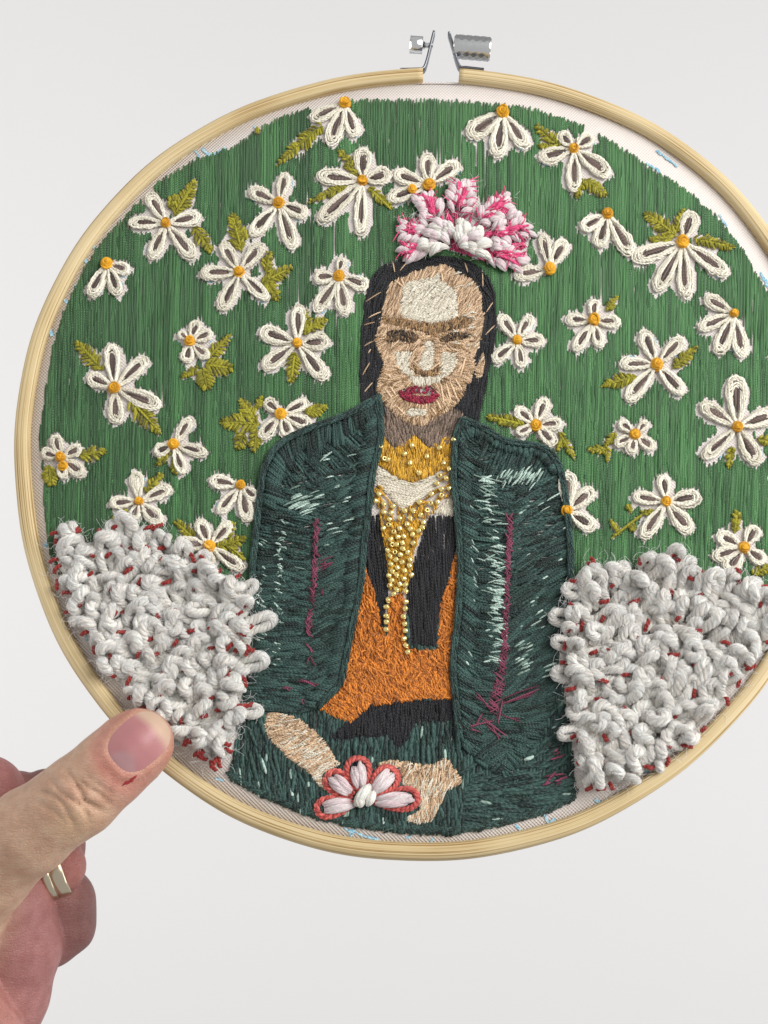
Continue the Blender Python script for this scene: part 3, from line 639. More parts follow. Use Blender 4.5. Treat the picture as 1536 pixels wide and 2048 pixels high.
# ---- blue washable marker lines left on the cotton
ink = []
def ink_line(pts, w=3.0):
    P = smooth_path(pts, 4); T = norm(np.gradient(P, axis=0)); S = np.stack([-T[:, 1], T[:, 0]], 1)
    ww = w * (.3 + .9 * rng.random(len(P)))[:, None]; P = P + rng.normal(0, .8, P.shape)
    q0, q1 = uv(P + S * ww), uv(P - S * ww); z = .35 * PX
    V = np.concatenate([np.c_[q0, np.full(len(P), z)], np.c_[q1, np.full(len(P), z)]]); n = len(P); i = np.arange(n - 1)
    ink.append((V, np.stack([i, i + 1, n + i + 1, n + i], 1)))
for pts in ([(390, 300), (400, 318)], [(404, 296), (420, 310), (446, 300), (452, 296)], [(188, 492), (200, 510)], [(170, 520), (178, 530), (168, 560)], [(150, 570), (156, 590)], [(128, 600), (134, 606)], [(100, 658), (104, 672)],
            [(1312, 300), (1336, 318), (1356, 334)], [(1292, 326), (1316, 340), (1322, 348)], [(1440, 430), (1448, 445), (1454, 452)], [(1470, 480), (1478, 490)], [(1520, 545), (1530, 560), (1538, 580)],
            [(690, 1655), (706, 1672), (700, 1660), (730, 1672), (760, 1680)], [(812, 1678), (822, 1672)], [(866, 1676), (862, 1688)], [(1030, 1650), (1042, 1660)], [(1090, 1630), (1100, 1648), (1108, 1636)], [(430, 1555), (446, 1562)],
            [(98, 1080), (90, 1094)], [(170, 1268), (176, 1282)], [(270, 1420), (282, 1412)], [(340, 1480), (360, 1490)], [(1190, 1598), (1206, 1610)], [(1284, 1540), (1296, 1544)], [(1176, 1180), (1184, 1170)]):
    ink_line(pts)
for c, tips, wd in DAISY:
    for t_ in tips:
        o_ = petal_shape(c, t_, wd + 9)
        if rng.random() < .8:
            i = rng.integers(8, 26); ink_line(o_[i:i + rng.integers(3, 6)], 1.6)
for b0, b1, hw, n_ in LEAF:
    if rng.random() < .7:
        e_ = rng.normal(0, 5, 2); ink_line([np.array(b1) + e_ - (4, 2), np.array(b1) + e_, np.array(b1) + e_ + (2, 5)], 1.8)
NMAIN = 25
for v_, f_ in ink[:NMAIN]: link('marker_line', mesh_np('marker_line', v_, f_, mats=[M['ink']]), cloth)
off = 0; VV, FF = [], []
for v_, f_ in ink[NMAIN:]: VV.append(v_); FF.append(f_ + off); off += len(v_)
tag(link('marker_traces', mesh_np('marker_traces', np.concatenate(VV), np.concatenate(FF), mats=[M['ink']]), cloth), kind='stuff')

# ---- daisies: a knotted yellow centre with a petal of looped thread for each tip
def knot_part(cx, cy, R0, z0):
    """french knot: wraps of thick thread"""
    b_ = Batch(); t = np.linspace(0, 2 * math.pi, 19)[:-1]; tt_ = np.linspace(0, 2 * math.pi, 18, endpoint=False)
    for j in range(8):
        ax = rng.normal(0, .55, 2); r0 = R0 * (1.05, 1.08, 1.0, .92, .8, .62, .42, .2)[j]; zz = z0 + (1, 3.5, 6, 8.5, 10.5, 12, 13, 13.5)[j]
        x = r0 * np.cos(tt_); y = r0 * np.sin(tt_) * (1 + .15 * rng.normal()); z = zz + ax[0] * x * .5 + ax[1] * y * .5
        C = np.stack([cx + x * PX / 1.0, cy + y * PX, z * PX], -1)[None]
        b_.add(tubes(C, np.full((1, 18), R0 * .3 * PX), 7, closed=True, tint=rng.random(1)))
    return b_
for di, (c, tips, wd) in enumerate(DAISY):
    c0 = uv(np.array([c], float))[0]
    k_ = knot_part(0, 0, 9.0 * (1 + .12 * rng.normal()), 4)
    if di in EXTRA_KNOT:
        e0 = uv(np.array([EXTRA_KNOT[di]], float))[0] - c0
        b2 = knot_part(e0[0], e0[1], 8, 4)
        off = k_.n
        for p_, m_ in zip(b2.p, b2.mi): k_.p.append((p_[0], p_[1] + off, p_[2], p_[3])); k_.mi.append(m_)
        k_.n += b2.n
    d_ob = link('daisy', k_.mesh('daisy', [M['yellow']]), cloth, (c0[0], c0[1], 0))
    for ti, tip in enumerate(tips):
        cj = np.array(c, float); tip = np.array(tip, float); L = np.linalg.norm(tip - cj)
        w_ = min(wd, L * .5) * (1 + .1 * rng.normal())
        pb = Batch(); lifted = rng.random() * 2
        for sc, r_, z_ in ((1.12, 2.0, 3.6), (1.02, 2.2, 5.4), (.92, 2.2, 6.2), (.82, 2.2, 6.4), (.71, 2.1, 5.8), (.60, 2.1, 5.0), (.50, 2.0, 4.4)):
            o_ = petal_shape(cj, cj + (tip - cj) * (1 - (1.06 - sc) * .34), w_ * sc, 18)
            o_ = smooth_path(np.concatenate([o_, o_[:1]]) + rng.normal(0, 1.0, (len(o_) + 1, 2)) + rng.normal(0, .8, 2), 3.4)
            q_ = uv(o_) - c0; s_ = np.linspace(0, 1, len(o_))
            z = (z_ + lifted + 1.5 * np.sin(s_ * math.pi) + .5 * np.sin(s_ * 19 + rng.random() * 6)); z[0] = z[-1] = 1
            C = np.concatenate([q_, (z * PX)[:, None]], 1)[None]; R = np.full((1, len(o_)), r_ * PX)
            pb.add(tubes(C, R, 6, tint=rng.random(1)))
        d = (tip - cj) / L; e_ = np.array((-d[1], d[0])); n = 6
        offs = np.linspace(-.15, .15, n)[:, None] * w_
        brown = not (di == 28 and ti == 0)
        p0 = cj + d * L * .34 + offs * e_ * .6 + d * rng.normal(0, 2.5, (n, 1)); p1 = cj + d * L * .84 + offs * e_ + d * rng.normal(0, 2.5, (n, 1))
        pa = stitches(p0, p1, np.full(n, 2.1), 4.6 + lifted, 2.4, zj=1.0)
        pa[0][:, :2] -= c0; pb.add(pa, 1 if brown else 0)
        # anchoring strands beside the loop
        n = 5; side = rng.choice([-1, 1], n)[:, None]
        p0 = cj + d * L * (.16 + .15 * rng.random((n, 1))) + side * e_ * w_ * .16; p1 = cj + d * L * (.62 + .3 * rng.random((n, 1))) + side * e_ * w_ * (.36 + .14 * rng.random((n, 1)))
        pa = stitches(p0, p1, np.full(n, 2.0), 4.2, 2.8, zj=2); pa[0][:, :2] -= c0; pb.add(pa, 0)
        link('petal', pb.mesh('petal', [M['cream'], M['brown']]), d_ob)

# ---- olive leaf sprigs: feather stitches along a vein
for b0, b1, hw, n_ in LEAF:
    b0, b1 = np.array(b0, float), np.array(b1, float); L = np.linalg.norm(b1 - b0); d = (b1 - b0) / L; e_ = np.array((-d[1], d[0]))
    n_ = int(n_ * 1.25); P0, P1 = [], []
    for i in range(n_):
        t = (i + .5) / n_
        wloc = hw * (1.0 - .75 * t ** 1.6) * (.55 + .45 * min(1, t * 3))
        for sg in (-1, 1):
            s0 = b0 + d * L * (t * .93) + rng.normal(0, 1.2, 2)
            s1 = s0 + sg * e_ * wloc * (1 + rng.normal(0, .14)) + d * wloc * (.75 + rng.normal(0, .12))
            P0.append(s0); P1.append(s1)
    for j in range(2): P0.append(b0 + rng.normal(0, 1, 2)); P1.append(b1 + rng.normal(0, 1.5, 2))
    pa = stitches(np.array(P0), np.array(P1), np.full(len(P0), 2.7), 2.2, 2.4, zj=1.8, bow=.5)
    link('leaf_sprig', Batch().add(pa).mesh('leaf_sprig', [M['olive']]), cloth)

def floss(p0, p1, ns_, spread, r, z, h, zj=1.0, bow=.8):
    """each stitch is a bundle of fine strands lying side by side"""
    d = norm(p1 - p0); e_ = np.stack([-d[:, 1], d[:, 0]], 1); A, B, Z = [], [], []
    tb = rng.random(len(p0)); tn = []
    for j in range(ns_):
        o_ = (j / max(1, ns_ - 1) - .5) * 2; A.append(p0 + e_ * o_ * spread * .6 + rng.normal(0, .8, p0.shape)); B.append(p1 + e_ * o_ * spread + rng.normal(0, .8, p0.shape)); Z.append(z + (1 - o_ * o_) * spread * .45 + rng.random(len(p0)) * zj); tn.append(np.clip(tb + rng.normal(0, .15, len(p0)), 0, 1))
    return stitches(np.concatenate(A), np.concatenate(B), np.full(ns_ * len(p0), r), np.concatenate(Z), h, bow=bow, tint=np.concatenate(tn))
# ---- the woman: body and jacket
face_all = K['face']
jm_cut = K['arml'] | K['handr'] | K['orange'] | K['waist'] | K['collar'] | K['neck'] | K['chest'] | K['chest2'] | K['blackl'] | K['blackr'] | K['strand']
jl = K['jl'] & ~K['arml']; jr = K['jr'] & ~K['handr']
skirt = K['body'] & ~jl & ~jr & ~ero(jm_cut, 2) & ~K['hair'] & (np.arange(H_)[:, None] > 1230)
sb = Batch()
def sang(x, y): return np.where(x < 640, 95 + (x - 540) * .12, np.where(x < 930, 88, 20 - (y - 1550) * .25)) + 6 * np.sin(x / 60.)
fill('s', skirt, sang, 46, 6.0, 2.0, None, None, und=88, z=.6, h=3, zj=3.0, jit=5, av=8, bow=1.0, bm=sb)
fill('s', skirt, sang, 30, 5, .05, None, None, z=3.2, h=2, zj=1, jit=4, av=8, bm=sb, mi=1)
# heavy satin rim along the hem
hem = smooth_path([(462, 1548), (520, 1582), (600, 1615), (700, 1642), (800, 1655), (900, 1660), (1000, 1643), (1100, 1616), (1146, 1592)], 6)
T = norm(np.gradient(hem, axis=0)); S = np.stack([-T[:, 1], T[:, 0]], 1); n = len(hem)
sb.add(floss(hem + S * 6 - T * 14 + rng.normal(0, 2, (n, 2)), hem - S * 6 + T * 14 + rng.normal(0, 2, (n, 2)), 4, 4, 1.9, 2, 3, zj=1))
skirt_o = link('skirt', sb.mesh('skirt', [M['jacket'], M['mint']]), cloth)

def seam_x(side): 
    return (lambda y: np.interp(y, [880, 1000, 1150, 1300, 1420], [640, 634, 630, 612, 600])) if side == 'L' else (lambda y: np.interp(y, [880, 1030, 1150, 1250, 1330, 1420, 1500], [1022, 1020, 1014, 1010, 1004, 985, 950]))
sxL, sxR = seam_x('L'), seam_x('R')
def angL(x, y):
    inner = 22 + (x - sxL(y)) * .10; outer = -6 + 10 * np.sin(y / 90.)
    sh = -58 + (x - 560) * .12     # shoulder satin
    a = np.where(x > sxL(y), inner, outer)
    top = (y < 1010 - (x - 520) * .42)
    return np.where(top & (x < 720), sh, a)
def angR(x, y):
    lap = -34 + (x - 910) * .12; mid = -6; out = 34 - (x - 1030) * .05
    a = np.where(x < np.interp(y, [850, 960, 1400], [985, 962, 958]), lap, np.where(x < sxR(y), mid, out))
    a = np.where((y < 955) & (x > 965), 60, a)
    return np.where(y > 1400, np.where(x > 1000, 10 - (y - 1430) * .55, a), a)
for nm, msk, an, lap, out, sx in (('left', jl, angL, LAPL, OUTL, sxL), ('right', jr, angR, LAPR, OUTR, sxR)):
    jb = Batch()
    fill('j', msk, an, 42, 5.0, 1.8, None, None, und=10, z=1.2, h=3, zj=2.6, jit=4, av=6, bow=.8, bm=jb)
    fill('j', msk, an, 34, 3.4, .4, None, None, z=3.0, h=2.2, zj=2.0, jit=3, av=7, bow=.6, bm=jb)
    f0, f1 = scatter(msk, an, 44, 11, 1.15, 3, av=6); jb.add(floss(f0, f1, 4, 4.2, 1.8, 3.6, 3.6, zj=1.4))
    # thick shoulder and lapel satin
    path = np.array(smooth_path(out, 11)); T = norm(np.gradient(path, axis=0)); S = np.stack([-T[:, 1], T[:, 0]], 1) * (-1 if nm == 'left' else 1)
    n = len(path); ln = (44 if nm == 'left' else 20) * (1 + rng.normal(0, .15, (n, 1)))
    sl = path[:, 1:2] < (1010 if nm == 'left' else 950)
    sel = sl[:, 0]
    jb.add(floss((path + S * 6)[sel], (path + S * ln + T * (12 if nm == 'left' else 4))[sel], 5, 5.4, 2.1, 6.4, 4.5))
    path = np.array(smooth_path(lap, 13)); T = norm(np.gradient(path, axis=0)); S = np.stack([-T[:, 1], T[:, 0]], 1) * (1 if nm == 'left' else -1)
    n = len(path); ln = 34 * (1 + rng.normal(0, .15, (n, 1)))
    for o2 in (0, 6):
        jb.add(floss(path + S * 4 + T * o2, path + S * ln + T * (o2 + (22 if nm == 'right' else 18)) + rng.normal(0, 2, (n, 2)), 4, 4.6, 2.1, 6.2, 4.5))
    ob = link('jacket_panel', jb.mesh('jacket_panel', [M['jacket']]), cloth)
    # chain-stitch braid along the edges
    eb = Batch()
    for pth in (lap, out):
        path = smooth_path(pth, 15); n = len(path) - 1
        for sg in (-1, 1):
            Tn = norm(path[1:] - path[:-1]); Sn = np.stack([-Tn[:, 1], Tn[:, 0]], 1)
            a0 = path[:-1] - Tn * 7 + Sn * sg * 1.0; a1 = path[1:] + Tn * 6 + Sn * sg * 4.5
            k = 9; t = np.linspace(0, 1, k); P = a0[:, None] * (1 - t)[None, :, None] + a1[:, None] * t[None, :, None]
            z = (7 + 5 * np.sin(t * math.pi) ** .6)[None] + rng.random((n, 1)) * 1.5
            C = np.concatenate([uv(P), (z * PX)[..., None]], -1); R = np.broadcast_to((4.0 * np.where((t == 0) | (t == 1), .6, 1))[None], (n, k)) * PX
            Cp, Rp = ply(C, np.ascontiguousarray(R), 4, pitch=60 * PX)
            eb.add(tubes(Cp, Rp * .72, 5))
    link('edge_braid', eb.mesh('edge_braid', [M['jacket']]), ob)
    # pale mint ends showing between the dark stitches
    mb = Batch(); P0, P1 = [], []
    if nm == 'right':
        for i in range(150):
            y = rng.uniform(940, 1330); x = np.interp(y, [940, 1000, 1100, 1330], [960, 965, 985, 985]) + rng.normal(0, 9)
            a = math.radians(rng.normal(-8, 16)); l_ = rng.uniform(10, 34); P0.append((x, y)); P1.append((x + l_ * math.cos(a), y - l_ * math.sin(a)))
        for i in range(46):
            x = rng.uniform(985, 1075); y = 968 - (x - 985) * .05 + rng.normal(0, 6); a = math.radians(55 + rng.normal(0, 8)); l_ = rng.uniform(14, 28); P0.append((x, y)); P1.append((x + l_ * math.cos(a), y - l_ * math.sin(a)))
        for y in np.arange(955, 1480, 9):
            x = np.interp(y, [955, 1130, 1330, 1480], [925, 938, 922, 930]) + rng.normal(0, 3); P0.append((x, y)); P1.append((x + 10 + rng.random() * 8, y + 14 + rng.random() * 8))
        for i in range(26):
            x = rng.uniform(1035, 1130); y = rng.uniform(1000, 1330); l_ = rng.uniform(10, 60) if i % 3 == 0 else rng.uniform(6, 16); P0.append((x, y)); P1.append((x + l_ * .85, y - l_ * .48))
        for i in range(40):
            x = rng.normal(1105, 14); y = rng.normal(1345, 12); P0.append((x, y)); P1.append((x + 22, y - 8 + rng.normal(0, 3)))
        for i in range(24):
            y = rng.uniform(1290, 1360); x = 1040 + rng.normal(0, 8); P0.append((x, y)); P1.append((x + 16, y - 8))
        for i in range(26):
            y = rng.uniform(1480, 1560); x = 1085 - (y - 1480) * .75 + rng.normal(0, 6); P0.append((x, y)); P1.append((x + 12, y + 5))
    else:
        for i in range(38):
            x = rng.normal(590, 13); y = rng.normal(1012, 9); P0.append((x, y)); P1.append((x + 22, y - 9))
        for i in range(50):
            y = rng.uniform(1040, 1330); x = np.interp(y, [1040, 1330], [560, 548]) + rng.normal(0, 5); P0.append((x, y)); P1.append((x + rng.uniform(5, 14), y + rng.normal(2, 4)))
        for i in range(26):
            y = rng.uniform(900, 1100); x = rng.uniform(640, 735); l_ = rng.uniform(8, 24); P0.append((x, y)); P1.append((x + l_, y - l_ * .25))
        for i in range(26):
            y = rng.uniform(1080, 1300); x = rng.normal(520, 4); P0.append((x, y)); P1.append((x + rng.uniform(4, 12), y + 5))
        P0 += [(672, 888), (675, 886), (596, 1008), (555, 1130), (640, 925)]; P1 += [(716, 838), (712, 842), (650, 996), (620, 1142), (665, 905)]
    P0, P1 = np.array(P0), np.array(P1); okm = at(msk, P0) & at(msk, P1)
    mb.add(stitches(P0[okm], P1[okm], np.full(okm.sum(), 1.5) * (1 + .25 * rng.normal(size=okm.sum())).clip(.6, 1.5), 6.2, 3.0, zj=2.2))
    link('mint_highlight', mb.mesh('mint_highlight', [M['mint']]), ob)
    # magenta seam of crossing stitches
    P0, P1 = [], []
    ysr = np.arange(1045, 1275, 4.2) if nm == 'left' else np.arange(1035, 1425, 4.4)
    for y in ysr:
        if nm == 'left' and 1205 < y < 1225: continue
        x = sx(y); sw = (7 if nm == 'left' else 8 + max(0, (y - 1250) * .06))
        P0.append((x + rng.normal(-sw * .6, 2), y - 7 + rng.normal(0, 2))); P1.append((x + rng.normal(sw * .7, 2.5), y + 7 + rng.normal(0, 3)))
        if rng.random() < .6: P0.append((x + sw * .8 + rng.normal(0, 2), y - 6)); P1.append((x - sw * .5 + rng.normal(0, 2), y + 6))
    if nm == 'left':
        for a_, b_ in (((600, 1364), (668, 1376)), ((566, 1376), (584, 1388)), ((606, 1408), (618, 1398)), ((628, 1396), (648, 1388)), ((640, 1130), (668, 1118)), ((642, 1138), (664, 1128)), ((612, 1290), (628, 1306)), ((616, 1320), (632, 1332)), ((640, 1188), (656, 1182))):
            for j in range(3): P0.append(np.array(a_) + rng.normal(0, 4, 2)); P1.append(np.array(a_) + (np.array(b_) - a_) * rng.uniform(.5, 1) + rng.normal(0, 4, 2))
    else:
        for a_, b_ in (((920, 1458), (990, 1446)), ((960, 1440), (1016, 1472)), ((985, 1420), (945, 1385)), ((1000, 1404), (1078, 1372)), ((1010, 1410), (1070, 1388)), ((975, 1450), (1000, 1480)), ((1000, 1430), (1040, 1446)), ((950, 1460), (962, 1430)), ((920, 1452), (960, 1464)), ((990, 1440), (1006, 1400))):
            for j in range(2): P0.append(np.array(a_) + rng.normal(0, 3, 2)); P1.append(np.array(b_) + rng.normal(0, 4, 2))
    P0, P1 = np.array(P0, float), np.array(P1, float)
    link('magenta_seam', Batch().add(stitches(P0, P1, np.full(len(P0), 1.35), 8.4, 2.4, zj=1.5, bow=1.2)).mesh('magenta_seam', [M['magenta']]), ob)
# small magenta touches on the skirt
P0 = np.array([(1100, 1520), (1108, 1512), (1095, 1560), (1106, 1552), (1110, 1570), (1088, 1572), (1112, 1518), (1090, 1566), (1120, 1560)], float); P0 = np.concatenate([P0, P0 + rng.normal(0, 5, P0.shape)])
link('magenta_seam', Batch().add(stitches(P0, P0 + rng.normal(0, 1, P0.shape) * 4 + (13, -8), np.full(len(P0), 1.6), 7.5, 2.4, zj=1.5)).mesh('magenta_seam', [M['magenta']]), skirt_o)

# ---- clothes under the jacket
fill('black_blouse', (K['blackl'] & ~K['jl']) | (K['blackr'] & ~K['jr']), lambda x, y: np.where(x < 800, 96, 92) + 0 * x, 60, 3.6, 1.8, M['black'], cloth, und=93, z=.6, h=2, zj=1.8, jit=3, av=3)
org = K['orange'] & ~K['jl'] & ~K['jr']
ob_ = Batch(); fill('o', org, lambda x, y: 100 + 60 * np.sin(x / 23.) * np.sin(y / 19.), 17, 3.4, 2.0, None, None, und=75, z=1.0, h=2.4, zj=2.4, jit=4, av=26, bow=.6, bm=ob_)
fill('o', org, 120, 20, 3.2, .5, None, None, z=2.8, h=2.4, zj=1.6, jit=4, av=22, bow=.8, bm=ob_)
link('orange_tunic', ob_.mesh('orange_tunic', [M['orange']]), cloth)
fill('waist_sash', K['waist'], 88, 34, 3.4, 2.2, M['black'], cloth, und=90, z=1.6, h=2.2, zj=1.8, jit=8, av=5)
fill('chest', K['chest'] & ~K['jl'], lambda x, y: np.where(x < 826, -10, 32) + 0 * x, 34, 3.4, 2.2, M['ivory'], cloth, und=10, z=.6, h=2, zj=1.6, av=4)
fill('blouse_trim', K['chest2'] & ~K['jr'], 80, 22, 3.4, 2.0, M['ivory'], cloth, und=80, z=.6, h=2, zj=1.6, av=8)
fill('neck', K['neck'] & ~ero(K['face'], 2), lambda x, y: np.where(x < 835, 105, 72) + 0 * x, 20, 3.2, 2.2, M['neck'], cloth, und=85, z=1.0, h=2, zj=1.8, av=8)
fill('gold_collar', K['collar'] & ~K['jl'], lambda x, y: 90 + 10 * np.sin(x / 16.), 17, 3.2, 2.2, M['gold_thread'], cloth, und=90, z=1.4, h=2.2, zj=1.8, av=8)
neck_o = fill('necklace', K['strand'] & ~K['jl'], lambda x, y: np.where(y < 1010, np.where(x < 805, -58, 40), 95) + 0 * x, 18, 3.2, 1.7, M['gold_thread'], cloth, z=1.4, h=2.2, zj=1.8, av=12)
for nm, msk in (('forearm', K['arml']), ('hand', K['handr'])):
    hb = Batch(); fill('a', msk, (lambda x, y: 12 + 14 * np.sin(x / 30.)) if nm == 'forearm' else (lambda x, y: 58 + 30 * np.sin(x / 26.)), 24, 3.0, 2.4, None, None, und=20, z=1.6, h=2.2, zj=2, av=14, bow=.6, bm=hb)
    fill('a', msk, 70 if nm == 'hand' else 28, 22, 2.6, .45, None, None, z=3.4, h=2, zj=1.5, av=16, bm=hb, mi=1)
    link('stitched_' + nm, hb.mesh(nm, [M['skin_thread'], M['ivory']]), cloth)

# ---- beads sewn on collar and necklace
BEADS = Bc([(335, 235), (590, 220), (530, 290), (712, 310), (815, 240), (930, 175), (360, 330), (392, 336), (575, 365), (645, 445), (850, 365), (895, 415), (820, 465), (870, 490), (795, 530), (895, 572), (830, 580), (750, 620), (830, 632), (320, 620), (295, 675), (360, 700), (435, 720), (650, 685), (745, 695), (800, 685), (360, 768), (420, 775), (530, 755), (600, 755), (710, 750), (660, 790), (405, 825), (490, 815), (575, 815), (685, 850), (400, 870), (550, 865), (355, 900), (490, 900), (575, 905), (645, 920), (445, 930), (675, 890), (475, 970), (522, 965), (595, 950), (415, 990), (425, 1030), (512, 1020), (600, 1020), (465, 1032), (390, 1080), (515, 1065), (450, 1095), (555, 1095), (495, 1115), (410, 1125), (460, 1155), (575, 1155), (415, 1190), (510, 1175), (570, 1205), (470, 1220), (530, 1245), (400, 1285), (465, 1280), (585, 1280), (430, 1250), (525, 1310), (425, 1325), (490, 1355), (410, 1365), (465, 1400), (535, 1360), (540, 1412), (440, 1435), (395, 1485), (380, 1540), (540, 1500), (535, 1555), (380, 1615), (380, 1665), (378, 1725), (520, 1620), (530, 1680), (535, 1735), (525, 1800), (540, 1855), (555, 1910)])
prf = [(.25, -.42), (.34, -.5), (.46, -.46), (.52, -.3), (.53, 0), (.52, .3), (.46, .46), (.34, .5), (.25, .42), (.22, 0)]
ns_ = 14; ph = np.linspace(0, 2 * math.pi, ns_, endpoint=False); bs = 9.4 * PX
V = np.concatenate([np.stack([r * bs * np.cos(ph), r * bs * np.sin(ph), np.full(ns_, z * bs)], 1) for r, z in prf])
idx = np.arange(len(prf) * ns_).reshape(len(prf), ns_); nx = np.roll(idx, -1, 0)
F = np.stack([idx, np.roll(idx, -1, 1), np.roll(nx, -1, 1), nx], -1).reshape(-1, 4)
bead_me = mesh_np('bead', V, F, mats=[M['bead']])
for i, p in enumerate(BEADS):
    q_ = uv(np.array([p], float))[0]
    o = link('bead', bead_me, neck_o, (q_[0], q_[1], (9.0 + rng.random() * 2) * PX))
    vertical = i % 6 == 0 and i < 60
    o.rotation_euler = (rng.normal(0, .3) if vertical else math.pi / 2 + rng.normal(0, .25), 0, rng.uniform(0, 3.14) if i < 78 else rng.normal(math.pi / 2, .3))

# ---- head
hm = K['hair'] & ~ero(K['face'], 3) & ~K['ear'] & ~K['jl']
def hang(x, y):
    dx, dy = (x - 862) / 125.0, (y - 640) / 140.0
    return np.where(y < 640, np.degrees(np.arctan2(dx * 140, dy * 125)), np.where(x < 850, 86, 80 + 0 * x))
hb = Batch(); fill('h', hm, hang, 46, 3.4, 2.6, None, None, und=88, z=1.0, h=2.2, zj=2.4, jit=3, av=5, bow=.8, bm=hb)
P0 = Fc([(150, 605), (180, 755), (130, 830), (135, 1030), (120, 1310), (130, 1480), (410, 220), (480, 305), (1100, 230), (1270, 330), (1310, 700), (1300, 920), (175, 1100)]); P1 = Fc([(300, 510), (300, 700), (240, 800), (215, 985), (195, 1180), (225, 1370), (430, 320), (570, 205), (1130, 320), (1275, 470), (1370, 610), (1390, 830), (200, 1060)])
hb.add(stitches(np.array(P0), np.array(P1), np.full(len(P0), 1.3), 5.5, 2), 1)
link('hair', hb.mesh('hair', [M['black'], M['skin_thread']]), cloth)
f_light = K['foreh'] | K['nose'] | K['cheekl'] | K['cheekr'] | K['ulip'] | K['chin']
f_brown = K['brow'] | K['nosesh']; f_eye = K['eyel'] | K['eyer']
skin = (K['face'] | K['ear']) & ~f_light & ~f_brown & ~f_eye & ~K['lips']
def fang(x, y):   # radiating from the middle of the face
    a = np.degrees(np.arctan2(-(y - 745), x - 852))
    return np.where(y < 625, 60 + (x - 850) * -.10, np.where((y > 730), a, 20 + 40 * np.sin(x / 30.)))
fb = Batch(); fill('f', skin, fang, 24, 2.6, 2.4, None, None, und=60, z=1.4, h=2.2, zj=2.2, jit=3, av=13, bow=.6, bm=fb)
rays0 = Fc([(870, 1390), (920, 1380), (960, 1370), (1000, 1330), (830, 1550), (780, 1620), (400, 1330), (380, 1410), (330, 1430), (440, 1600), (430, 400), (490, 380), (880, 330), (820, 300), (1110, 1130), (1080, 1200)])
rays1 = Fc([(900, 1580), (970, 1570), (1030, 1540), (1080, 1460), (880, 1650), (830, 1690), (330, 1290), (440, 1500), (410, 1540), (530, 1690), (510, 460), (520, 450), (890, 420), (770, 380), (1060, 1310), (1030, 1280)])
fb.add(stitches(np.array(rays0), np.array(rays1), np.full(len(rays0), 2.0), 5, 2, tint=np.full(len(rays0), .95)))
fb_cut = (K['face'] & (np.arange(W_)[None] + XO > 905) & (np.arange(H_)[:, None] < 700)) | K['ear']
fill('f', fb_cut & ~f_brown & ~f_eye, fang, 16, 2.4, .14, None, None, z=3.6, h=1.8, zj=1.2, av=22, bm=fb, mi=1)
fill('f', skin & (np.arange(H_)[:, None] > 640), fang, 16, 2.4, .42, None, None, z=3.4, h=1.8, zj=1.2, av=22, bm=fb, mi=2)
face_o = link('face', fb.mesh('face', [M['skin_thread'], M['ivory'], M['sienna']]), cloth)
for nm, k_, an in (('forehead_highlight', 'foreh', 38), ('nose_highlight', 'nose', 20), ('cheek_highlight', 'cheekl', 55), ('cheek_highlight', 'cheekr', 30), ('upper_lip_highlight', 'ulip', 92), ('chin_highlight', 'chin', 10)):
    fill(nm, K[k_] & ~K['lips'] & ~K['nosesh'], an, 15, 3.0, 2.2, M['ivory'], face_o, und=an, z=1.4, h=2.2, zj=2.0, jit=5, av=16)
for nm, k_, an in (('eyebrow', 'brow', 66), ('nose_shadow', 'nosesh', 80)):
    bb = Batch(); fill('b', K[k_] & ~f_eye, an, 15, 2.6, 2.0, None, None, und=an, z=1.8, h=2.2, zj=2.0, jit=3, av=20, bm=bb)
    fill('b', K[k_] & ~f_eye, an, 10, 2.2, .22, None, None, z=3.6, h=1.8, zj=1.0, jit=2, av=20, bm=bb, mi=1); link(nm, bb.mesh(nm, [M['sienna'], M['umber']]), face_o)
for k_ in ('eyel', 'eyer'):
    bb = Batch(); fill('e', K[k_], 95 if k_ == 'eyel' else 70, 13, 2.6, 2.0, None, None, und=90, z=2.0, h=2.2, zj=1.8, jit=4, av=16, bm=bb)
    fill('e', K[k_], 80, 11, 2.0, .7, None, None, z=3.8, h=1.6, zj=1, av=30, bm=bb, mi=1); L0 = Fc([(365, 935), (420, 925), (480, 915), (540, 930), (590, 950)] if k_ == 'eyel' else [(870, 965), (920, 950), (980, 940), (1040, 932), (1090, 930)])
    L1 = Fc([(430, 925), (485, 915), (545, 925), (600, 950), (640, 985)] if k_ == 'eyel' else [(930, 950), (985, 940), (1045, 932), (1100, 930), (1140, 938)])
    bb.add(stitches(np.array(L0), np.array(L1), np.full(5, 2.0), 5, 2), 2)
    link('eye', bb.mesh('eye', [M['umber'], M['sienna'], M['umber']]), face_o)
fill('lip_line', K['lipgap'], 5, 10, 2.6, 2.0, M['skin_thread'], face_o, z=1.6, h=2, zj=1)
fill('lips', K['lips'] & ~K['lipgap'], lambda x, y: 40 + 80 * np.sin(x / 11.), 10, 3.0, 3.2, M['lips'], face_o, z=2.4, h=3.0, zj=2.6, jit=2, av=30)

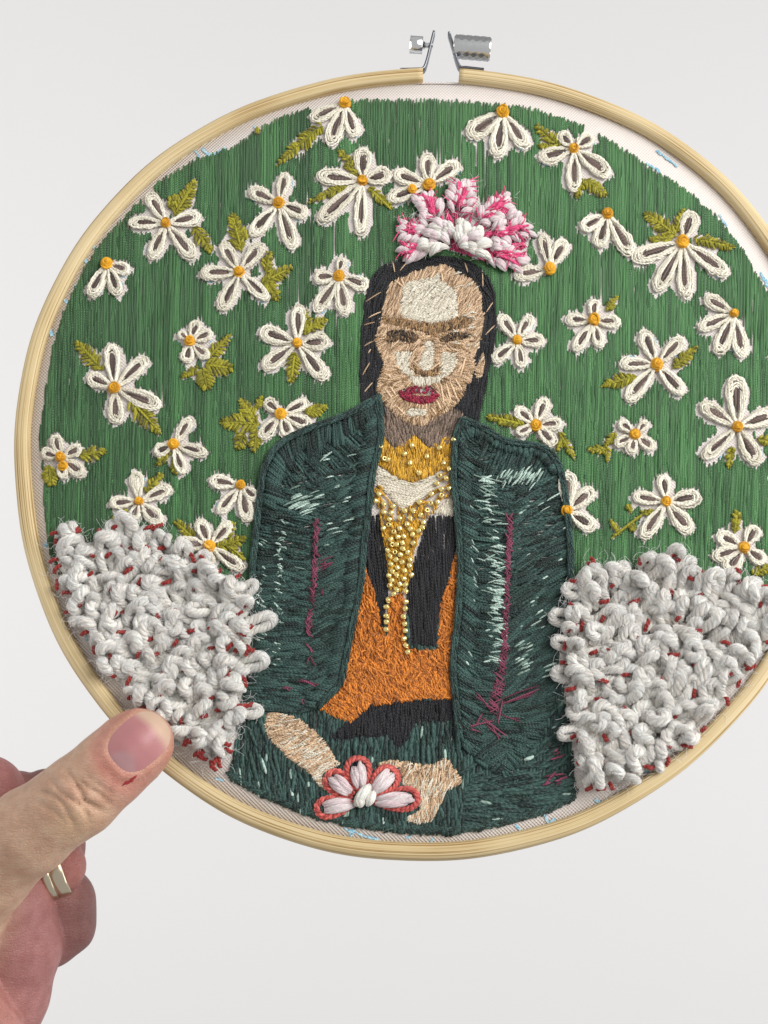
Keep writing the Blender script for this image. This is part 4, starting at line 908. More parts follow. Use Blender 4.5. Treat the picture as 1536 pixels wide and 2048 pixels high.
# ---- yarn flower on her head
crown = Batch()
def fat(P0, P1, r, z, h, mi, k=9, sides=8, belly=.55):
    P0, P1 = np.asarray(P0, float), np.asarray(P1, float); n = len(P0); t = np.linspace(0, 1, k)
    P = P0[:, None] * (1 - t)[None, :, None] + P1[:, None] * t[None, :, None]
    zz = np.asarray(z, float).reshape(-1, 1) + np.asarray(h, float).reshape(-1, 1) * np.sin(t * math.pi)[None]
    C = np.concatenate([uv(P), (zz * PX)[..., None]], -1)
    R = np.asarray(r, float).reshape(-1, 1) * (np.sin(np.clip(t, .03, .97) * math.pi) ** belly)[None] * PX
    Cp, Rp = ply(C, R, 6, pitch=150 * PX)
    return tubes(Cp, Rp * .8, max(5, sides - 2))
PET = [((878, 478), (795, 462), 36), ((880, 462), (846, 390), 36), ((908, 455), (930, 364), 40), ((938, 462), (1020, 402), 36), ((952, 482), (1064, 458), 36), ((950, 502), (1052, 530), 34), ((876, 496), (804, 508), 24)]
cb = Batch(); P0, P1 = [], []
for i in range(52):
    a = math.radians(rng.uniform(-25, 205)); rr1 = rng.uniform(8, 50); x0 = 908 + rr1 * math.cos(a) * 1.1; y0 = 500 - rr1 * .75 * math.sin(a); l_ = rng.uniform(22, 36); a += rng.normal(0, .5)
    P0.append((x0, y0)); P1.append((x0 + l_ * math.cos(a), y0 - l_ * .9 * math.sin(a)))
n = len(P0); hf = n * 2 // 3; cb.add(fat(P0[:hf], P1[:hf], 9.2 + rng.normal(0, 1.3, hf), 10 + rng.random(hf) * 12, np.full(hf, 12), 0)); cb.add(fat(P0[hf:], P1[hf:], 9 + rng.normal(0, 1.3, n - hf), 10 + rng.random(n - hf) * 12, np.full(n - hf, 12), 0), 3)
p0, p1 = scatter(ero(K['crown'], 12), lambda x, y: np.degrees(np.arctan2(-(y - 505), x - 908)), 26, 4, 1.5, 3, av=14); cb.add(stitches(p0, p1, np.full(len(p0), 2.2), 2, 3, zj=2), 1)
n = 420; ang_ = rng.uniform(0, 6.28, n); yx = np.argwhere(K['crown']); bp_ = yx[rng.integers(0, len(yx), n)][:, ::-1] + np.array((XO, 0.0)); tq = np.linspace(0, 1, 5)[None, :, None]
P = bp_[:, None] + (np.stack([np.cos(ang_), np.sin(ang_)], 1) * rng.uniform(6, 16, (n, 1)))[:, None] * tq
cb.add(tubes(np.concatenate([uv(P), ((rng.uniform(14, 30, (n, 1)) + 0 * tq[0, :, 0]) * PX)[..., None]], -1), np.full((n, 5), .22 * PX), 3), 2)
cr_o = link('yarn_headpiece', cb.mesh('yarn_headpiece', [M['yarn'], M['pink'], M['fluff'], M['pinkyarn']]), cloth); cr_o['label'] = "fluffy pink and white yarn flower on the stitched woman's black hair"
for j, (b0, b1, hw) in enumerate(PET):
    b0, b1 = np.array(b0, float), np.array(b1, float); d = b1 - b0; L = np.linalg.norm(d); d /= L; e_ = np.array((-d[1], d[0])); pb = Batch()
    P0, P1 = [], []
    for t in (.38, .54, .70, .84):
        for sg in (-1, 1):
            s0 = b0 + d * L * (t - .12) + sg * e_ * hw * .16 + rng.normal(0, 2, 2); s1 = s0 + sg * e_ * hw * (.66 - .3 * t) + d * (22 + 4 * rng.normal()) + rng.normal(0, 2, 2)
            P0.append(s0); P1.append(s1)
    P0.append(b0 + d * L * .76); P1.append(b1 + d * 2)
    for q_ in range(9):
        t = rng.uniform(.3, .85); s0 = b0 + d * L * t + e_ * rng.normal(0, hw * .3) ; P0.append(s0); P1.append(s0 + d * rng.uniform(16, 26) + e_ * rng.normal(0, 7))
    n = len(P0); pb.add(fat(P0, P1, 8.6 + rng.normal(0, 1.2, n), 4 + rng.random(n) * 4, np.full(n, 8), 0), 0)
    n = 20; t = rng.random((n, 1)); p0 = b0 + d * L * (.3 + .4 * t) + e_ * rng.normal(0, 3, (n, 1)); p1 = p0 + d * L * (.2 + .18 * rng.random((n, 1))) + e_ * rng.normal(0, 5, (n, 1))
    pb.add(stitches(p0, p1, np.full(n, 2.6), 11, 6, zj=6, bow=1), 1)
    n = 20; t = rng.uniform(.3, .92, (n, 1)); sg = rng.choice([-1, 1], (n, 1)); p0 = b0 + d * L * t + rng.normal(0, 2, (n, 2)); p1 = p0 + sg * e_ * hw * rng.uniform(.4, .85, (n, 1)) + d * rng.uniform(4, 20, (n, 1))
    pb.add(stitches(p0, p1, np.full(n, 1.3), 14, 4, zj=3, bow=2), 1)
    link('yarn_petal', pb.mesh('yarn_petal', [M['pinkyarn'], M['pink']]), cr_o)

# ---- yarn water-lily in her lap
lb = None
for b0, b1, hw in (((716, 1606), (632, 1620), 20), ((712, 1598), (655, 1550), 22), ((722, 1592), (714, 1516), 24), ((735, 1598), (790, 1540), 24), ((742, 1606), (837, 1596), 22)):
    out_ = petal_shape(b0, b1, hw * 2, 14); o2 = smooth_path(np.concatenate([out_, out_[:1]]), 3.2)
    C = np.concatenate([uv(o2), (np.full(len(o2), 7.0) * PX)[:, None]], 1)[None]; pb = Batch()
    for oz in (0, 1):
        o3 = o2 + rng.normal(0, .8, o2.shape) * 0 + (np.mean(o2, 0) - o2) * (.0 if oz == 0 else .10)
        C = np.concatenate([uv(o3), (np.full(len(o3), 7.0 + 2 * oz) * PX)[:, None]], 1)[None]
        Cp, Rp = ply(C, np.full((1, len(o3)), 4.6 * PX), 2, pitch=17 * PX); pb.add(tubes(Cp, Rp, 6), 1)
    b0, b1 = np.array(b0, float), np.array(b1, float); d = b1 - b0; L = np.linalg.norm(d); d /= L; e_ = np.array((-d[1], d[0]))
    P0 = [b0 + d * L * rng.uniform(.08, .3) + e_ * s_ * 5 for s_ in (-1, 1, 0, -.6, .6)]; P1 = [b0 + d * L * rng.uniform(.74, .93) + e_ * s_ * hw * .42 for s_ in (-1, 1, 0, -.5, .5)]
    pb.add(fat(P0, P1, [8, 8.4, 7.6, 7, 7], [7, 8, 7, 11, 10], [9, 9, 8, 7, 7], 0, belly=.4), 0)
    me = pb.mesh('lily_petal', [M['pinkyarn'], M['coral']])
    if lb is None:
        cbt = Batch(); cbt.add(fat([(712, 1612), (735, 1612), (722, 1615)], [(740, 1572), (748, 1585), (720, 1592)], [11, 10, 10], [14, 13, 16], [9, 8, 6], 0, belly=.4))
        lb = link('yarn_lily', cbt.mesh('yarn_lily', [M['yarn']]), cloth); lb['label'] = 'white yarn lily outlined in coral thread in the stitched lap'
    link('lily_petal', me, lb)

# ---- two banks of white yarn loops
def loop_mesh(i):
    r_ = rng.uniform(9.6, 11.6); hgt = rng.uniform(44, 64); wdt = rng.uniform(26, 38)
    t = np.linspace(0, 1, 34); a = math.pi * t
    x = -wdt / 2 * np.cos(a) * (1 - .35 * np.cos(a) ** 4); z = hgt * np.sin(a) ** .8 + rng.normal(0, 1)
    y = 6 * np.sin(a * 2 + rng.random() * 3) * rng.normal(0, .8) + (t - .5) * rng.uniform(-10, 10)
    C = (np.stack([x, y, z], 1) * PX)[None]; R = np.full((1, 34), r_ * PX)
    Cp, Rp = ply(C, R * 1.04, 4, pitch=42 * PX, ref=np.array([[0, 1.0, 0]]))
    # each ply is itself two slivers of fibre
    V = tubes(Cp, Rp * .86, 7, ref=np.array([[0, 1.0, 0]] * 4))
    b_ = Batch().add(V, 0)
    # stray fibres
    n = 90; ii = rng.integers(2, 32, n); base = C[0][ii] + norm(rng.normal(0, 1, (n, 3))) * r_ * .8 * PX
    dr = norm(rng.normal(0, 1, (n, 3))) * rng.uniform(6, 17, (n, 1)) * PX; cv = rng.normal(0, 1, (n, 3)) * 5 * PX
    tq = np.linspace(0, 1, 5)[None, :, None]
    Cf = base[:, None] + dr[:, None] * tq + cv[:, None] * (tq * (1 - tq) * 2)
    b_.add(tubes(Cf, np.full((n, 5), .26 * PX), 3, ref=norm(rng.normal(0, 1, (n, 3)))), 1)
    # fine fibres wound along the surface of the yarn
    n = 60; st_ = rng.integers(0, 22, n); kk = st_[:, None] + np.arange(12)[None]; Cc = C[0][kk]
    Tt = norm(np.gradient(Cc, axis=1)); Ss = np.broadcast_to(np.array((0, 1.0, 0)), Tt.shape); Uu = np.cross(Ss, Tt)
    ph_ = rng.uniform(0, 6.28, (n, 1)) + np.arange(12)[None] * rng.uniform(.25, .6, (n, 1)); ro = (r_ * (1.0 + .12 * rng.normal(size=(n, 1))) * PX)[..., None]
    Cf = Cc + ro * (np.cos(ph_)[..., None] * Ss + np.sin(ph_)[..., None] * Uu)
    b_.add(tubes(Cf, np.full((n, 12), .42 * PX), 3, ref=np.array([[0.1, 1.0, 0.1]] * n)), 1)
    return b_.mesh('yarn_loop', [M['yarn'], M['fluff']])
LOOPS = [loop_mesh(i) for i in range(12)]
rs = np.array([[-11, 0, 0], [-5, 1, 3.5], [0, 0, 4.5], [5, -1, 3.5], [11, 0, 0]], float) * PX
Cp, Rp = ply(np.stack([np.interp(np.linspace(0, 4, 14), np.arange(5), rs[:, k_]) for k_ in range(3)], 1)[None], np.full((1, 14), 4.2 * PX), 2, pitch=14 * PX)
red_me = Batch().add(tubes(Cp, Rp, 6)).mesh('red_stitch', [M['red']])

def poisson(mask, dist, n):
    ys, xs = np.nonzero(mask); pts = []
    order = rng.permutation(len(xs))[:n * 40]
    for i in order:
        p = (xs[i] + XO, ys[i])
        if all((p[0] - q_[0]) ** 2 + (p[1] - q_[1]) ** 2 > dist * dist for q_ in pts): pts.append(p)
        if len(pts) >= n: break
    return np.array(pts, float)

for nm, key, lean, edges, lab in (('left', 'clumpl', 100, [(130, 1085, 95), (150, 1100, 70), (232, 1085, 100), (265, 1075, 92), (320, 1085, 80), (372, 1110, 80), (405, 1130, 70), (500, 1185, 40), (515, 1255, 10), (500, 1330, 5), (495, 1430, -10)], 'bank of fluffy white yarn loops with red couching beside the dark sleeve and thumb'),
                         ('right', 'clumpr', 60, [(1150, 1185, 170), (1135, 1240, 175), (1128, 1290, 165), (1195, 1150, 105), (1245, 1160, 80), (1310, 1140, 100), (1345, 1145, 75), (1380, 1180, 80), (1420, 1185, 75), (1465, 1180, 85), (1500, 1195, 60), (1530, 1220, 40), (1130, 1350, 175), (1140, 1470, 190)], 'bank of fluffy white yarn loops at the sleeve away from the thumb')):
    msk = ero(K[key], 10)
    base = Batch()
    p0, p1 = scatter(ero(msk, 6), lambda x, y: 90 * np.sin(x / 31.) + 60 * np.cos(y / 27.), 40, 15, 2.2, 2, av=25)
    n = len(p0); base.add(fat(p0, p1, np.full(n, 9.5), np.full(n, 4.0), np.full(n, 9.0), 0, k=7, sides=6, belly=.4))
    # loose wool fibres hanging off the bank
    rim = K[key] & ~ero(K[key], 16); ys, xs = np.nonzero(rim); sel = rng.integers(0, len(xs), 420)
    bp_ = np.stack([xs[sel] + XO, ys[sel]], 1).astype(float); ang_ = rng.uniform(0, 6.28, len(sel)); l_ = rng.uniform(10, 34, len(sel))[:, None]
    tq = np.linspace(0, 1, 6)[None, :, None]; dd = np.stack([np.cos(ang_), np.sin(ang_)], 1) * l_; nn = np.stack([-np.sin(ang_), np.cos(ang_)], 1) * rng.normal(0, 9, (len(sel), 1))
    P = bp_[:, None] + dd[:, None] * tq + nn[:, None] * (tq * (1 - tq) * 4)
    zf = (rng.uniform(14, 34, (len(sel), 1)) + rng.normal(0, 8, (len(sel), 1)) * tq[0, :, 0]).clip(5)
    base.add(tubes(np.concatenate([uv(P), (zf * PX)[..., None]], -1), np.full((len(sel), 6), .26 * PX), 3), 1)
    bank = link('yarn_bank', base.mesh('yarn_bank', [M['yarn'], M['fluff']]), cloth); bank['label'] = lab
    pts = poisson(ero(K[key], 19), 18.6, 285)
    deep = ero(K[key], 40)
    for i, p in enumerate(list(pts) + [None] * len(edges)):
        if p is None: ex, ey, ea = edges[i - len(pts)]; p = (ex - 20 * math.cos(math.radians(ea)), ey + 20 * math.sin(math.radians(ea))); la = ea + rng.normal(0, 5); tilt = rng.uniform(1.1, 1.4); spin = rng.normal(0, .25)
        else: la = lean + rng.normal(0, 75); tilt = rng.uniform(.6, 1.3) if at(deep, np.array(p)) else rng.uniform(.15, .75); spin = rng.normal(0, .7)
        q_ = uv(np.array([p], float))[0]
        o = link('yarn_loop', LOOPS[rng.integers(len(LOOPS))], bank, (q_[0], q_[1], (5 + rng.random() * 9) * PX))
        a = math.radians(la)   # lean the loop towards direction a
        Mx = Matrix.Rotation(a - math.pi / 2, 3, 'Z') @ Matrix.Rotation(-tilt, 3, 'X') @ Matrix.Rotation(spin, 3, 'Z')
        o.rotation_euler = Mx.to_euler(); s_ = rng.uniform(.66, .94); o.scale = (s_, s_, s_)
    rp_ = np.concatenate([poisson(ero(K[key], 8), 34, 62), poisson(K[key] & ~ero(K[key], 14), 36, 26)])
    for p in rp_:
        q_ = uv(np.array([p], float))[0]; o = link('red_stitch', red_me, bank, (q_[0], q_[1], rng.uniform(27, 36) * PX))
        o.rotation_euler = (rng.normal(0, .2), rng.normal(0, .25), rng.normal(.3, .8)); s_ = rng.uniform(.6, 1.05); o.scale = (s_, 1, 1)
    if nm == 'left':
        for (x, y, a, s_) in ((245, 1103, .1, 1.6), (275, 1106, -.05, 1.6), (300, 1104, -.1, 1.5), (322, 1106, .2, 1.4), (372, 1150, .9, 1.2), (392, 1150, 0, 1.2), (430, 1163, 1.5, 1.2), (465, 1180, 1.2, 1.4), (455, 1422, .2, 1.6), (485, 1418, .1, 1.9), (228, 1240, .6, 1.4), (440, 1262, .1, 1.6), (432, 1530, 1.1, .9), (408, 1512, 1.1, .9), (380, 1488, .8, .9), (300, 1422, .1, 1.2), (335, 1462, .5, 1), (480, 1300, 1.1, 1.1), (460, 1360, 1.1, 1.2)):
            q_ = uv(np.array([(x, y)], float))[0]; o = link('red_stitch', red_me, bank, (q_[0], q_[1], 30 * PX)); o.rotation_euler = (0, 0, a); o.scale = (s_, 1.15, 1.15)

# ---- stray dark fibres on the woman
ys, xs = np.nonzero(K['jl'] | K['jr'] | skirt | hm); sel = rng.integers(0, len(xs), 420); n = len(sel)
bp_ = np.stack([xs[sel] + XO, ys[sel]], 1).astype(float); ang_ = rng.uniform(0, 6.28, n); l_ = rng.uniform(8, 26, (n, 1)); tq = np.linspace(0, 1, 5)[None, :, None]
dd = np.stack([np.cos(ang_), np.sin(ang_)], 1) * l_; nn = np.stack([-np.sin(ang_), np.cos(ang_)], 1) * rng.normal(0, 4, (n, 1))
P = bp_[:, None] + dd[:, None] * tq + nn[:, None] * (tq * (1 - tq) * 4)
zf = rng.uniform(6, 12, (n, 1)) + 0 * tq[0, :, 0]
tag(link('loose_fibres', Batch().add(tubes(np.concatenate([uv(P), (zf * PX)[..., None]], -1), np.full((n, 5), .3 * PX), 3)).mesh('loose_fibres', [M['darkfluff']]), cloth), kind='stuff')

#HAND#
# ------------------------------------------------------------------ the hand that holds the hoop
DH = 0.390
def Wp(px, py, dmm):
    d = DH + dmm / 1000.0
    return np.array(((px - 768) / FPX * d, d, CAMZ + (1024 - py) / FPX * d))
GROUPS = [  # (blend mm, flatten in depth, nodes (px, py, depth mm, radius px), colour; shade is painted into the fingers behind the thumb)
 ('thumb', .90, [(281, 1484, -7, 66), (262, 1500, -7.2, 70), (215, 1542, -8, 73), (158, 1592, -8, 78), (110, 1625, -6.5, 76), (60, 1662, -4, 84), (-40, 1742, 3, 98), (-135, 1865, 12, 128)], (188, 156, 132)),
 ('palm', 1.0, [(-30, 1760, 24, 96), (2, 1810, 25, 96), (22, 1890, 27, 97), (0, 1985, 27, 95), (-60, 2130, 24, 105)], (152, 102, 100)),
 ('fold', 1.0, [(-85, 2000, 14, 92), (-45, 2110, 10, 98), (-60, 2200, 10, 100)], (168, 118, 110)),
 ('little', 1.0, [(40, 1812, 36, 70), (118, 1806, 38, 68), (121, 1850, 38, 65), (100, 1888, 36, 48)], (116, 76, 72)),  # shade on the curled finger is darkened into its skin colour
 ('middle', 1.0, [(92, 1600, 36, 62), (104, 1690, 38, 61), (106, 1740, 38, 59)], (122, 80, 76)),  # skin colour darkened to carry the shade behind the thumb
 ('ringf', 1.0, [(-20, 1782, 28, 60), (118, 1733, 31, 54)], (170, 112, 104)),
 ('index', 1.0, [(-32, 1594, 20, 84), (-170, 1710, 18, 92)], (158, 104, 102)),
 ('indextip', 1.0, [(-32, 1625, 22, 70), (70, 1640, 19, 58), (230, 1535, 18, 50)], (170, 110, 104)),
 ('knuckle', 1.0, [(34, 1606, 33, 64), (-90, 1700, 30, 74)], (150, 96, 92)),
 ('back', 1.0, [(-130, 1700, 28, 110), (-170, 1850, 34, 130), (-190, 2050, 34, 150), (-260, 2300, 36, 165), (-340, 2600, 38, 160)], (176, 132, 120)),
]
def capsule_chain(P, nodes, fl):
    pts = [Wp(a, b_, c) for a, b_, c, r in nodes]; rad_ = [r * (DH + c / 1000) / FPX for a, b_, c, r in nodes]
    out = None
    for (a, ra), (b_, rb_) in zip(zip(pts[:-1], rad_[:-1]), zip(pts[1:], rad_[1:])):
        sc = np.array((1, 1 / fl, 1)); pa = (P - a) * sc; ba = (b_ - a) * sc
        h = np.clip(pa @ ba / (ba @ ba), 0, 1)
        d = np.linalg.norm(pa - h[..., None] * ba, axis=-1) - (ra + (rb_ - ra) * (h * h * (3 - 2 * h)))
        out = d if out is None else smin(out, d, .003)
    return out
def smin(a, b_, k):
    h = np.clip(.5 + .5 * (b_ - a) / k, 0, 1); return b_ * (1 - h) + a * h - k * h * (1 - h)
def ts_of(P):
    px = 768 + P[..., 0] / P[..., 1] * FPX; py = 1024 - (P[..., 2] - CAMZ) / P[..., 1] * FPX
    dx, dy = px - 200, py - 1555
    return dx * .75 - dy * .66, dx * .66 + dy * .75, px, py
def nail_d(t, s):      # signed px distance-like measure to the nail outline (<0 inside)
    tc_, hl, hw = 107.0, 66.0, 50.0
    u = (t - tc_) / hl; w = (s + 2) / hw
    pw = np.where(u < 0, 2.8, 2.3)
    return ((np.abs(u) ** pw + np.abs(w) ** 2.6) ** (1 / 2.6) - 1) * 45
def sdf(P, want=False):
    ds = []
    for nm, fl, nodes, c in GROUPS:
        d = capsule_chain(P, nodes, fl)
        if nm == 'thumb':
            t, s, px, py = ts_of(P)
            front = np.clip((DH - .008 - P[..., 1]) / .003 + .6, 0, 1)
            def gr(t0, a, b_, dep, sig, s0=0, sw=60): return dep * np.exp(-((t - (t0 + a * (s / 60) ** 2 + b_ * np.sin(s / 17.))) / sig) ** 2) * np.exp(-((s - s0) / sw) ** 4)
            g = gr(-30, 12, 5, .0008, 4.5, 8, 44) + gr(-50, 10, -5, .0011, 5, 0, 56) + gr(-70, -8, 6, .0011, 5, -8, 58) + gr(-92, -16, -4, .0010, 5, -14, 52) + gr(-112, -20, 4, .0005, 5, -20, 40) + gr(-14, 18, 4, .0005, 4, 10, 36) + gr(-62, 34, 7, .0009, 4, 22, 24) + gr(-40, -20, 5, .0007, 4, -28, 22)
            g = g - .0006 * np.exp(-((t + 66) / 30) ** 2 - ((s) / 46) ** 2)       # raised knuckle
            nd = nail_d(t, s)
            g = g - .00055 * np.exp(-((nd - 6) / 6.0) ** 2) * np.where(t > 150, .1, 1) + .0005 * np.clip(-nd / 14, 0, 1)
            g = g + .0006 * np.exp(-((t - 20) / 26) ** 2) * np.exp(-(s / 60) ** 2) * .5
            d = d + g * front
        ds.append(d)
    f = ds[0]
    for d in ds[1:]: f = smin(f, d, .0006)
    if want:
        w = np.exp(-np.stack(ds, -1) / .0022).clip(1e-9, 1e9); w /= w.sum(-1, keepdims=True)
        return f, w
    return f
def surface_nets(f, o, h):
    ins = f < 0; X, Y, Z = f.shape
    cnt = np.zeros((X - 1, Y - 1, Z - 1), np.int8); cs = [(i, j, k) for i in (0, 1) for j in (0, 1) for k in (0, 1)]
    sl = lambda c: (slice(c[0], X - 1 + c[0]), slice(c[1], Y - 1 + c[1]), slice(c[2], Z - 1 + c[2]))
    for c in cs: cnt += ins[sl(c)]
    cell = (cnt > 0) & (cnt < 8); I = np.stack(np.nonzero(cell), 1); vid = -np.ones(cell.shape, np.int64); vid[cell] = np.arange(len(I))
    acc = np.zeros((len(I), 3)); num = np.zeros(len(I))
    for a in cs:
        for ax in range(3):
            if a[ax]: continue
            b_ = list(a); b_[ax] = 1
            fa = f[I[:, 0] + a[0], I[:, 1] + a[1], I[:, 2] + a[2]]; fb_ = f[I[:, 0] + b_[0], I[:, 1] + b_[1], I[:, 2] + b_[2]]
            cr_ = (fa < 0) != (fb_ < 0); t = np.where(cr_, fa / (fa - fb_ + 1e-20), 0)
            p = np.tile(np.array(a, float), (len(I), 1)); p[:, ax] += t
            acc[cr_] += p[cr_]; num[cr_] += 1
    V = o + h * (I + acc / num[:, None]); Fs = []
    for ax in range(3):
        u, v = [(1, 2), (2, 0), (0, 1)][ax]
        lo = [slice(1, -1)] * 3; lo[ax] = slice(0, -1); hi = [slice(1, -1)] * 3; hi[ax] = slice(1, None)
        A, B = ins[tuple(lo)], ins[tuple(hi)]
        for sgn, sel in ((1, A & ~B), (-1, ~A & B)):
            q_ = np.stack(np.nonzero(sel), 1)
            if not len(q_): continue
            add = np.ones(3, int); add[ax] = 0; q_ = q_ + add
            def vv(du, dv):
                r = q_.copy(); r[:, u] += du; r[:, v] += dv; return vid[r[:, 0], r[:, 1], r[:, 2]]
            F_ = np.stack([vv(-1, -1), vv(0, -1), vv(0, 0), vv(-1, 0)], 1)
            Fs.append(F_ if sgn > 0 else F_[:, ::-1])
    return V, np.concatenate(Fs)
h = .00068
lo = np.array((-.178, .366, CAMZ - .205)); hi = np.array((-.052, .452, CAMZ - .049))
nn_ = np.ceil((hi - lo) / h).astype(int)
G = np.stack(np.meshgrid(*[lo[i] + h * np.arange(nn_[i]) for i in range(3)], indexing='ij'), -1)
f = np.concatenate([sdf(G[i:i + 16]) for i in range(0, nn_[0], 16)])
f[0] = f[-1] = 1; f[:, 0] = f[:, -1] = 1; f[:, :, 0] = f[:, :, -1] = 1
V, F = surface_nets(f, lo, h)
_, wgt = sdf(V, True)
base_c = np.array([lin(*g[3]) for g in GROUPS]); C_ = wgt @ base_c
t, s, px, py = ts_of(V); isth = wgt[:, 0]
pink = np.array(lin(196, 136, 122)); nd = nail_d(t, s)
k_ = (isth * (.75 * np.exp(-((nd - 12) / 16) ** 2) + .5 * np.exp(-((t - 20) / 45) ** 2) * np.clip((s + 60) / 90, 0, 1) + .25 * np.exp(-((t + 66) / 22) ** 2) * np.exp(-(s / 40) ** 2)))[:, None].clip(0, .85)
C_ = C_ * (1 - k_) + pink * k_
yl = (isth * np.exp(-((t + 95) / 50) ** 2) * np.exp(-((s - 35) / 45) ** 2) * .5)[:, None]; C_ = C_ * (1 - yl) + np.array(lin(214, 184, 148)) * yl
m, nt, b = newmat('skin'); M['skin'] = m
at_ = N(nt, 'ShaderNodeAttribute', attribute_name='tone'); ns = N(nt, 'ShaderNodeTexNoise'); ns.inputs['Scale'].default_value = 260; ns.inputs['Detail'].default_value = 5
tc = N(nt, 'ShaderNodeTexCoord'); nt.links.new(tc.outputs['Object'], ns.inputs['Vector'])
rp = N(nt, 'ShaderNodeValToRGB'); rp.color_ramp.elements[0].position = .35; rp.color_ramp.elements[0].color = (.84, .76, .74, 1); rp.color_ramp.elements[1].position = .65; rp.color_ramp.elements[1].color = (1, 1, 1, 1)
nt.links.new(ns.outputs[0], rp.inputs[0])
mx = N(nt, 'ShaderNodeMix', data_type='RGBA', blend_type='MULTIPLY'); mx.inputs[0].default_value = 1
nt.links.new(at_.outputs['Color'], mx.inputs[6]); nt.links.new(rp.outputs[0], mx.inputs[7]); nt.links.new(mx.outputs[2], b.inputs['Base Color'])
b.inputs['Roughness'].default_value = .48; b.inputs['Specular IOR Level'].default_value = .4
b.inputs['Subsurface Weight'].default_value = .22; b.inputs['Subsurface Radius'].default_value = (.0032, .0014, .0008); b.inputs['Subsurface Scale'].default_value = .5
vo = N(nt, 'ShaderNodeTexVoronoi', feature='DISTANCE_TO_EDGE'); vo.inputs['Scale'].default_value = 1
mpv = N(nt, 'ShaderNodeMapping'); mpv.inputs['Rotation'].default_value = (0, math.radians(42), 0); mpv.inputs['Scale'].default_value = (700, 1500, 1700)
nt.links.new(tc.outputs['Object'], mpv.inputs[0]); nt.links.new(mpv.outputs[0], vo.inputs['Vector'])
n3 = N(nt, 'ShaderNodeTexNoise'); n3.inputs['Scale'].default_value = 1; n3.inputs['Detail'].default_value = 3
mp3 = N(nt, 'ShaderNodeMapping'); mp3.inputs['Rotation'].default_value = (0, math.radians(-10), 0); mp3.inputs['Scale'].default_value = (160, 900, 1400)
nt.links.new(tc.outputs['Object'], mp3.inputs[0]); nt.links.new(mp3.outputs[0], n3.inputs['Vector'])
bp = N(nt, 'ShaderNodeBump'); bp.inputs['Strength'].default_value = .75; bp.inputs['Distance'].default_value = .00026
nt.links.new(math_n(nt, 'ADD', math_n(nt, 'MULTIPLY', math_n(nt, 'MINIMUM', vo.outputs[0], .12), 3.0), math_n(nt, 'MULTIPLY', n3.outputs[0], 1.1)), bp.inputs['Height'])
nt.links.new(bp.outputs[0], b.inputs['Normal'])
def color_attr(me, C):
    a = me.attributes.new('tone', 'FLOAT_COLOR', 'POINT'); a.data.foreach_set('color', np.ascontiguousarray(np.c_[C, np.ones(len(C))], np.float32).ravel())
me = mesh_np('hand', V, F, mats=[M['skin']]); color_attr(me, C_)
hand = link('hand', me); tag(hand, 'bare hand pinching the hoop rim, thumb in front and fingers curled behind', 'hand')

def front_of(px, py):
    """depth of the skin's front surface along the line of sight, by sphere tracing"""
    r = np.stack([(px - 768) / FPX, np.ones_like(px), (1024 - py) / FPX], -1); d = np.full(px.shape, .360); o_ = np.array((0, 0, CAMZ))
    for _ in range(60): d = d + sdf(o_ + r * d[..., None]) * .8
    return o_ + r * d[..., None]
def patch(tt0, ss0):
    px = 200 + tt0 * .75 + ss0 * .66; py = 1555 - tt0 * .66 + ss0 * .75
    return front_of(px, py)
# thumb nail: curved plate set into the skin
nr, na = 12, 48; rr0 = np.linspace(0, 1, nr); aa = np.linspace(0, 2 * math.pi, na, endpoint=False)
ca, sa = np.cos(aa), np.sin(aa); pw = np.where(ca < 0, 2.8, 2.3)
R1 = (np.abs(ca) ** pw + np.abs(sa) ** 2.6) ** (-1 / 2.6)
Tn = 107 + 66 * R1 * ca * rr0[:, None]; Sn = -2 + 50 * R1 * sa * rr0[:, None]
Pn = patch(Tn, Sn)
# the plate is smoother than the skin: average depth across, then lift
lift = (.00055 * (1 - rr0[:, None] ** 6) - .0001 + .0007 * (1 - (Sn / 50) ** 2) * (1 - rr0[:, None] ** 4) + .0009 * np.clip((Tn - 128) / 40, 0, 1) * (1 - .6 * np.abs(Sn / 45) ** 2))
Pn[..., 1] -= lift
idx = np.arange(nr * na).reshape(nr, na)
Fn = np.stack([idx[:-1], np.roll(idx[:-1], -1, 1), np.roll(idx[1:], -1, 1), idx[1:]], -1).reshape(-1, 4)
bed = np.array(lin(170, 116, 118)); lun = np.array(lin(168, 128, 130)); edge = np.array(lin(190, 162, 142))
wl = np.clip((1 - np.hypot((Tn - 44) / 42, (Sn - 10) / 34)) * 3.5, 0, 1)[..., None]; we = np.clip((Tn - 138 + .004 * Sn ** 2) / 16, 0, 1)[..., None]
Cn = bed * (1 - wl) + lun * wl; Cn = Cn * (1 - we) + edge * we
m, nt, b = newmat('nail'); at_ = N(nt, 'ShaderNodeAttribute', attribute_name='tone'); nt.links.new(at_.outputs['Color'], b.inputs['Base Color'])
b.inputs['Roughness'].default_value = .4; b.inputs['Specular IOR Level'].default_value = .4; b.inputs['Subsurface Weight'].default_value = .2; b.inputs['Subsurface Radius'].default_value = (.002, .001, .0008); b.inputs['Subsurface Scale'].default_value = .4
tc = N(nt, 'ShaderNodeTexCoord'); mpv = N(nt, 'ShaderNodeMapping'); mpv.inputs['Rotation'].default_value = (0, math.radians(41), 0); mpv.inputs['Scale'].default_value = (60, 200, 1500)
nt.links.new(tc.outputs['Object'], mpv.inputs[0]); ns = N(nt, 'ShaderNodeTexNoise'); ns.inputs['Scale'].default_value = 1; nt.links.new(mpv.outputs[0], ns.inputs['Vector'])
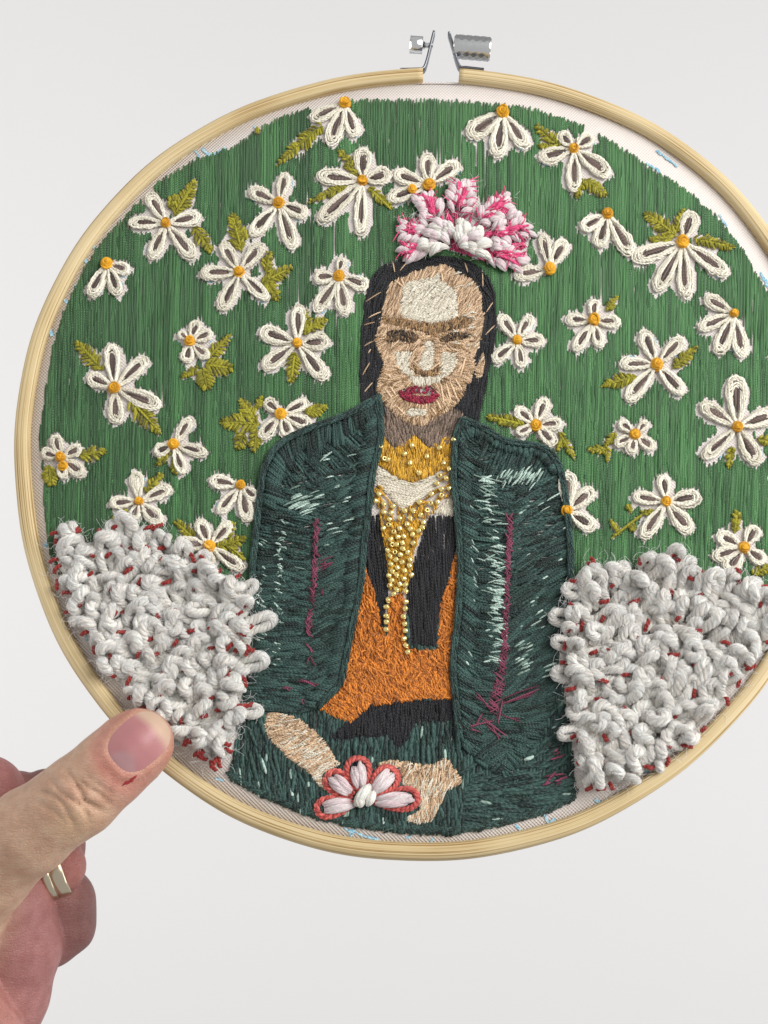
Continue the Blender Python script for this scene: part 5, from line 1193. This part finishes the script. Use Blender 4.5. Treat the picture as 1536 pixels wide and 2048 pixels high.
bp = N(nt, 'ShaderNodeBump'); bp.inputs['Strength'].default_value = .2; bp.inputs['Distance'].default_value = .0002; nt.links.new(ns.outputs[0], bp.inputs['Height']); nt.links.new(bp.outputs[0], b.inputs['Normal'])
me = mesh_np('thumb_nail', Pn.reshape(-1, 3), Fn[:, ::-1], mats=[m]); color_attr(me, Cn.reshape(-1, 3)); link('thumb_nail', me, hand)
# small red scab at the corner of the nail
sp_ = smooth_path([(245, 1571), (252, 1566), (260, 1563), (268, 1556), (275, 1550)], 2.0); T = norm(np.gradient(sp_, axis=0)); S = np.stack([-T[:, 1], T[:, 0]], 1)
n = len(sp_); ww = (np.interp(np.linspace(0, 1, n), [0, .25, .5, 1], [.6, 3.6, 4.2, .5]) * (1 + .25 * rng.normal(size=n)))[:, None]
rows_ = [front_of(*(sp_ + S * ww * k_).T) for k_ in (-1, 0, 1)]; rows_[1][:, 1] -= .00032; rows_[0][:, 1] -= .00005; rows_[2][:, 1] -= .00005
Vs = np.concatenate(rows_); i = np.arange(n - 1); Fs = np.concatenate([np.stack([i + a * n, i + 1 + a * n, i + 1 + (a + 1) * n, i + (a + 1) * n], 1) for a in (0, 1)])
m, nt, b = newmat('scab'); b.inputs['Base Color'].default_value = (*lin(150, 40, 44), 1); b.inputs['Roughness'].default_value = .35
link('scab', mesh_np('scab', Vs, Fs, mats=[m]), hand)

# wedding band and guard ring
ax0, ax1 = Wp(-20, 1782, 28), Wp(118, 1733, 31); ad = (ax1 - ax0) / np.linalg.norm(ax1 - ax0)
ctr = Wp(108, 1737, 30.8)
e1 = norm(np.cross(ad, np.array((0, 0, 1.0)))); e2 = np.cross(ad, e1)
sl_ = FPX / (DH + .03); rb0 = 56.5 / sl_
prof_ = []
for c0_, w_, bul in ((-13, 8.5, 4.0), (9, 13.0, 4.4)):
    for a in np.linspace(0, math.pi, 9): prof_.append((c0_ - w_ * math.cos(a), bul * math.sin(a) ** .7))
prof_ += [(22, -2.0), (-21.5, -2.0)]
ph = np.linspace(0, 2 * math.pi, 72, endpoint=False); npf = len(prof_)
Vr = np.concatenate([ctr + ad * x / sl_ + (rb0 + y / sl_) * (np.cos(ph)[:, None] * e1 + np.sin(ph)[:, None] * e2) for x, y in prof_])
idx = np.arange(npf * 72).reshape(npf, 72); nx = np.roll(idx, -1, 0)
Fr = np.stack([idx, np.roll(idx, -1, 1), np.roll(nx, -1, 1), nx], -1).reshape(-1, 4)
o = link('finger_ring', mesh_np('finger_ring', Vr, Fr, mats=[M['ringgold']])); tag(o, 'gold double-band ring worn on the finger tucked under the thumb', 'ring')
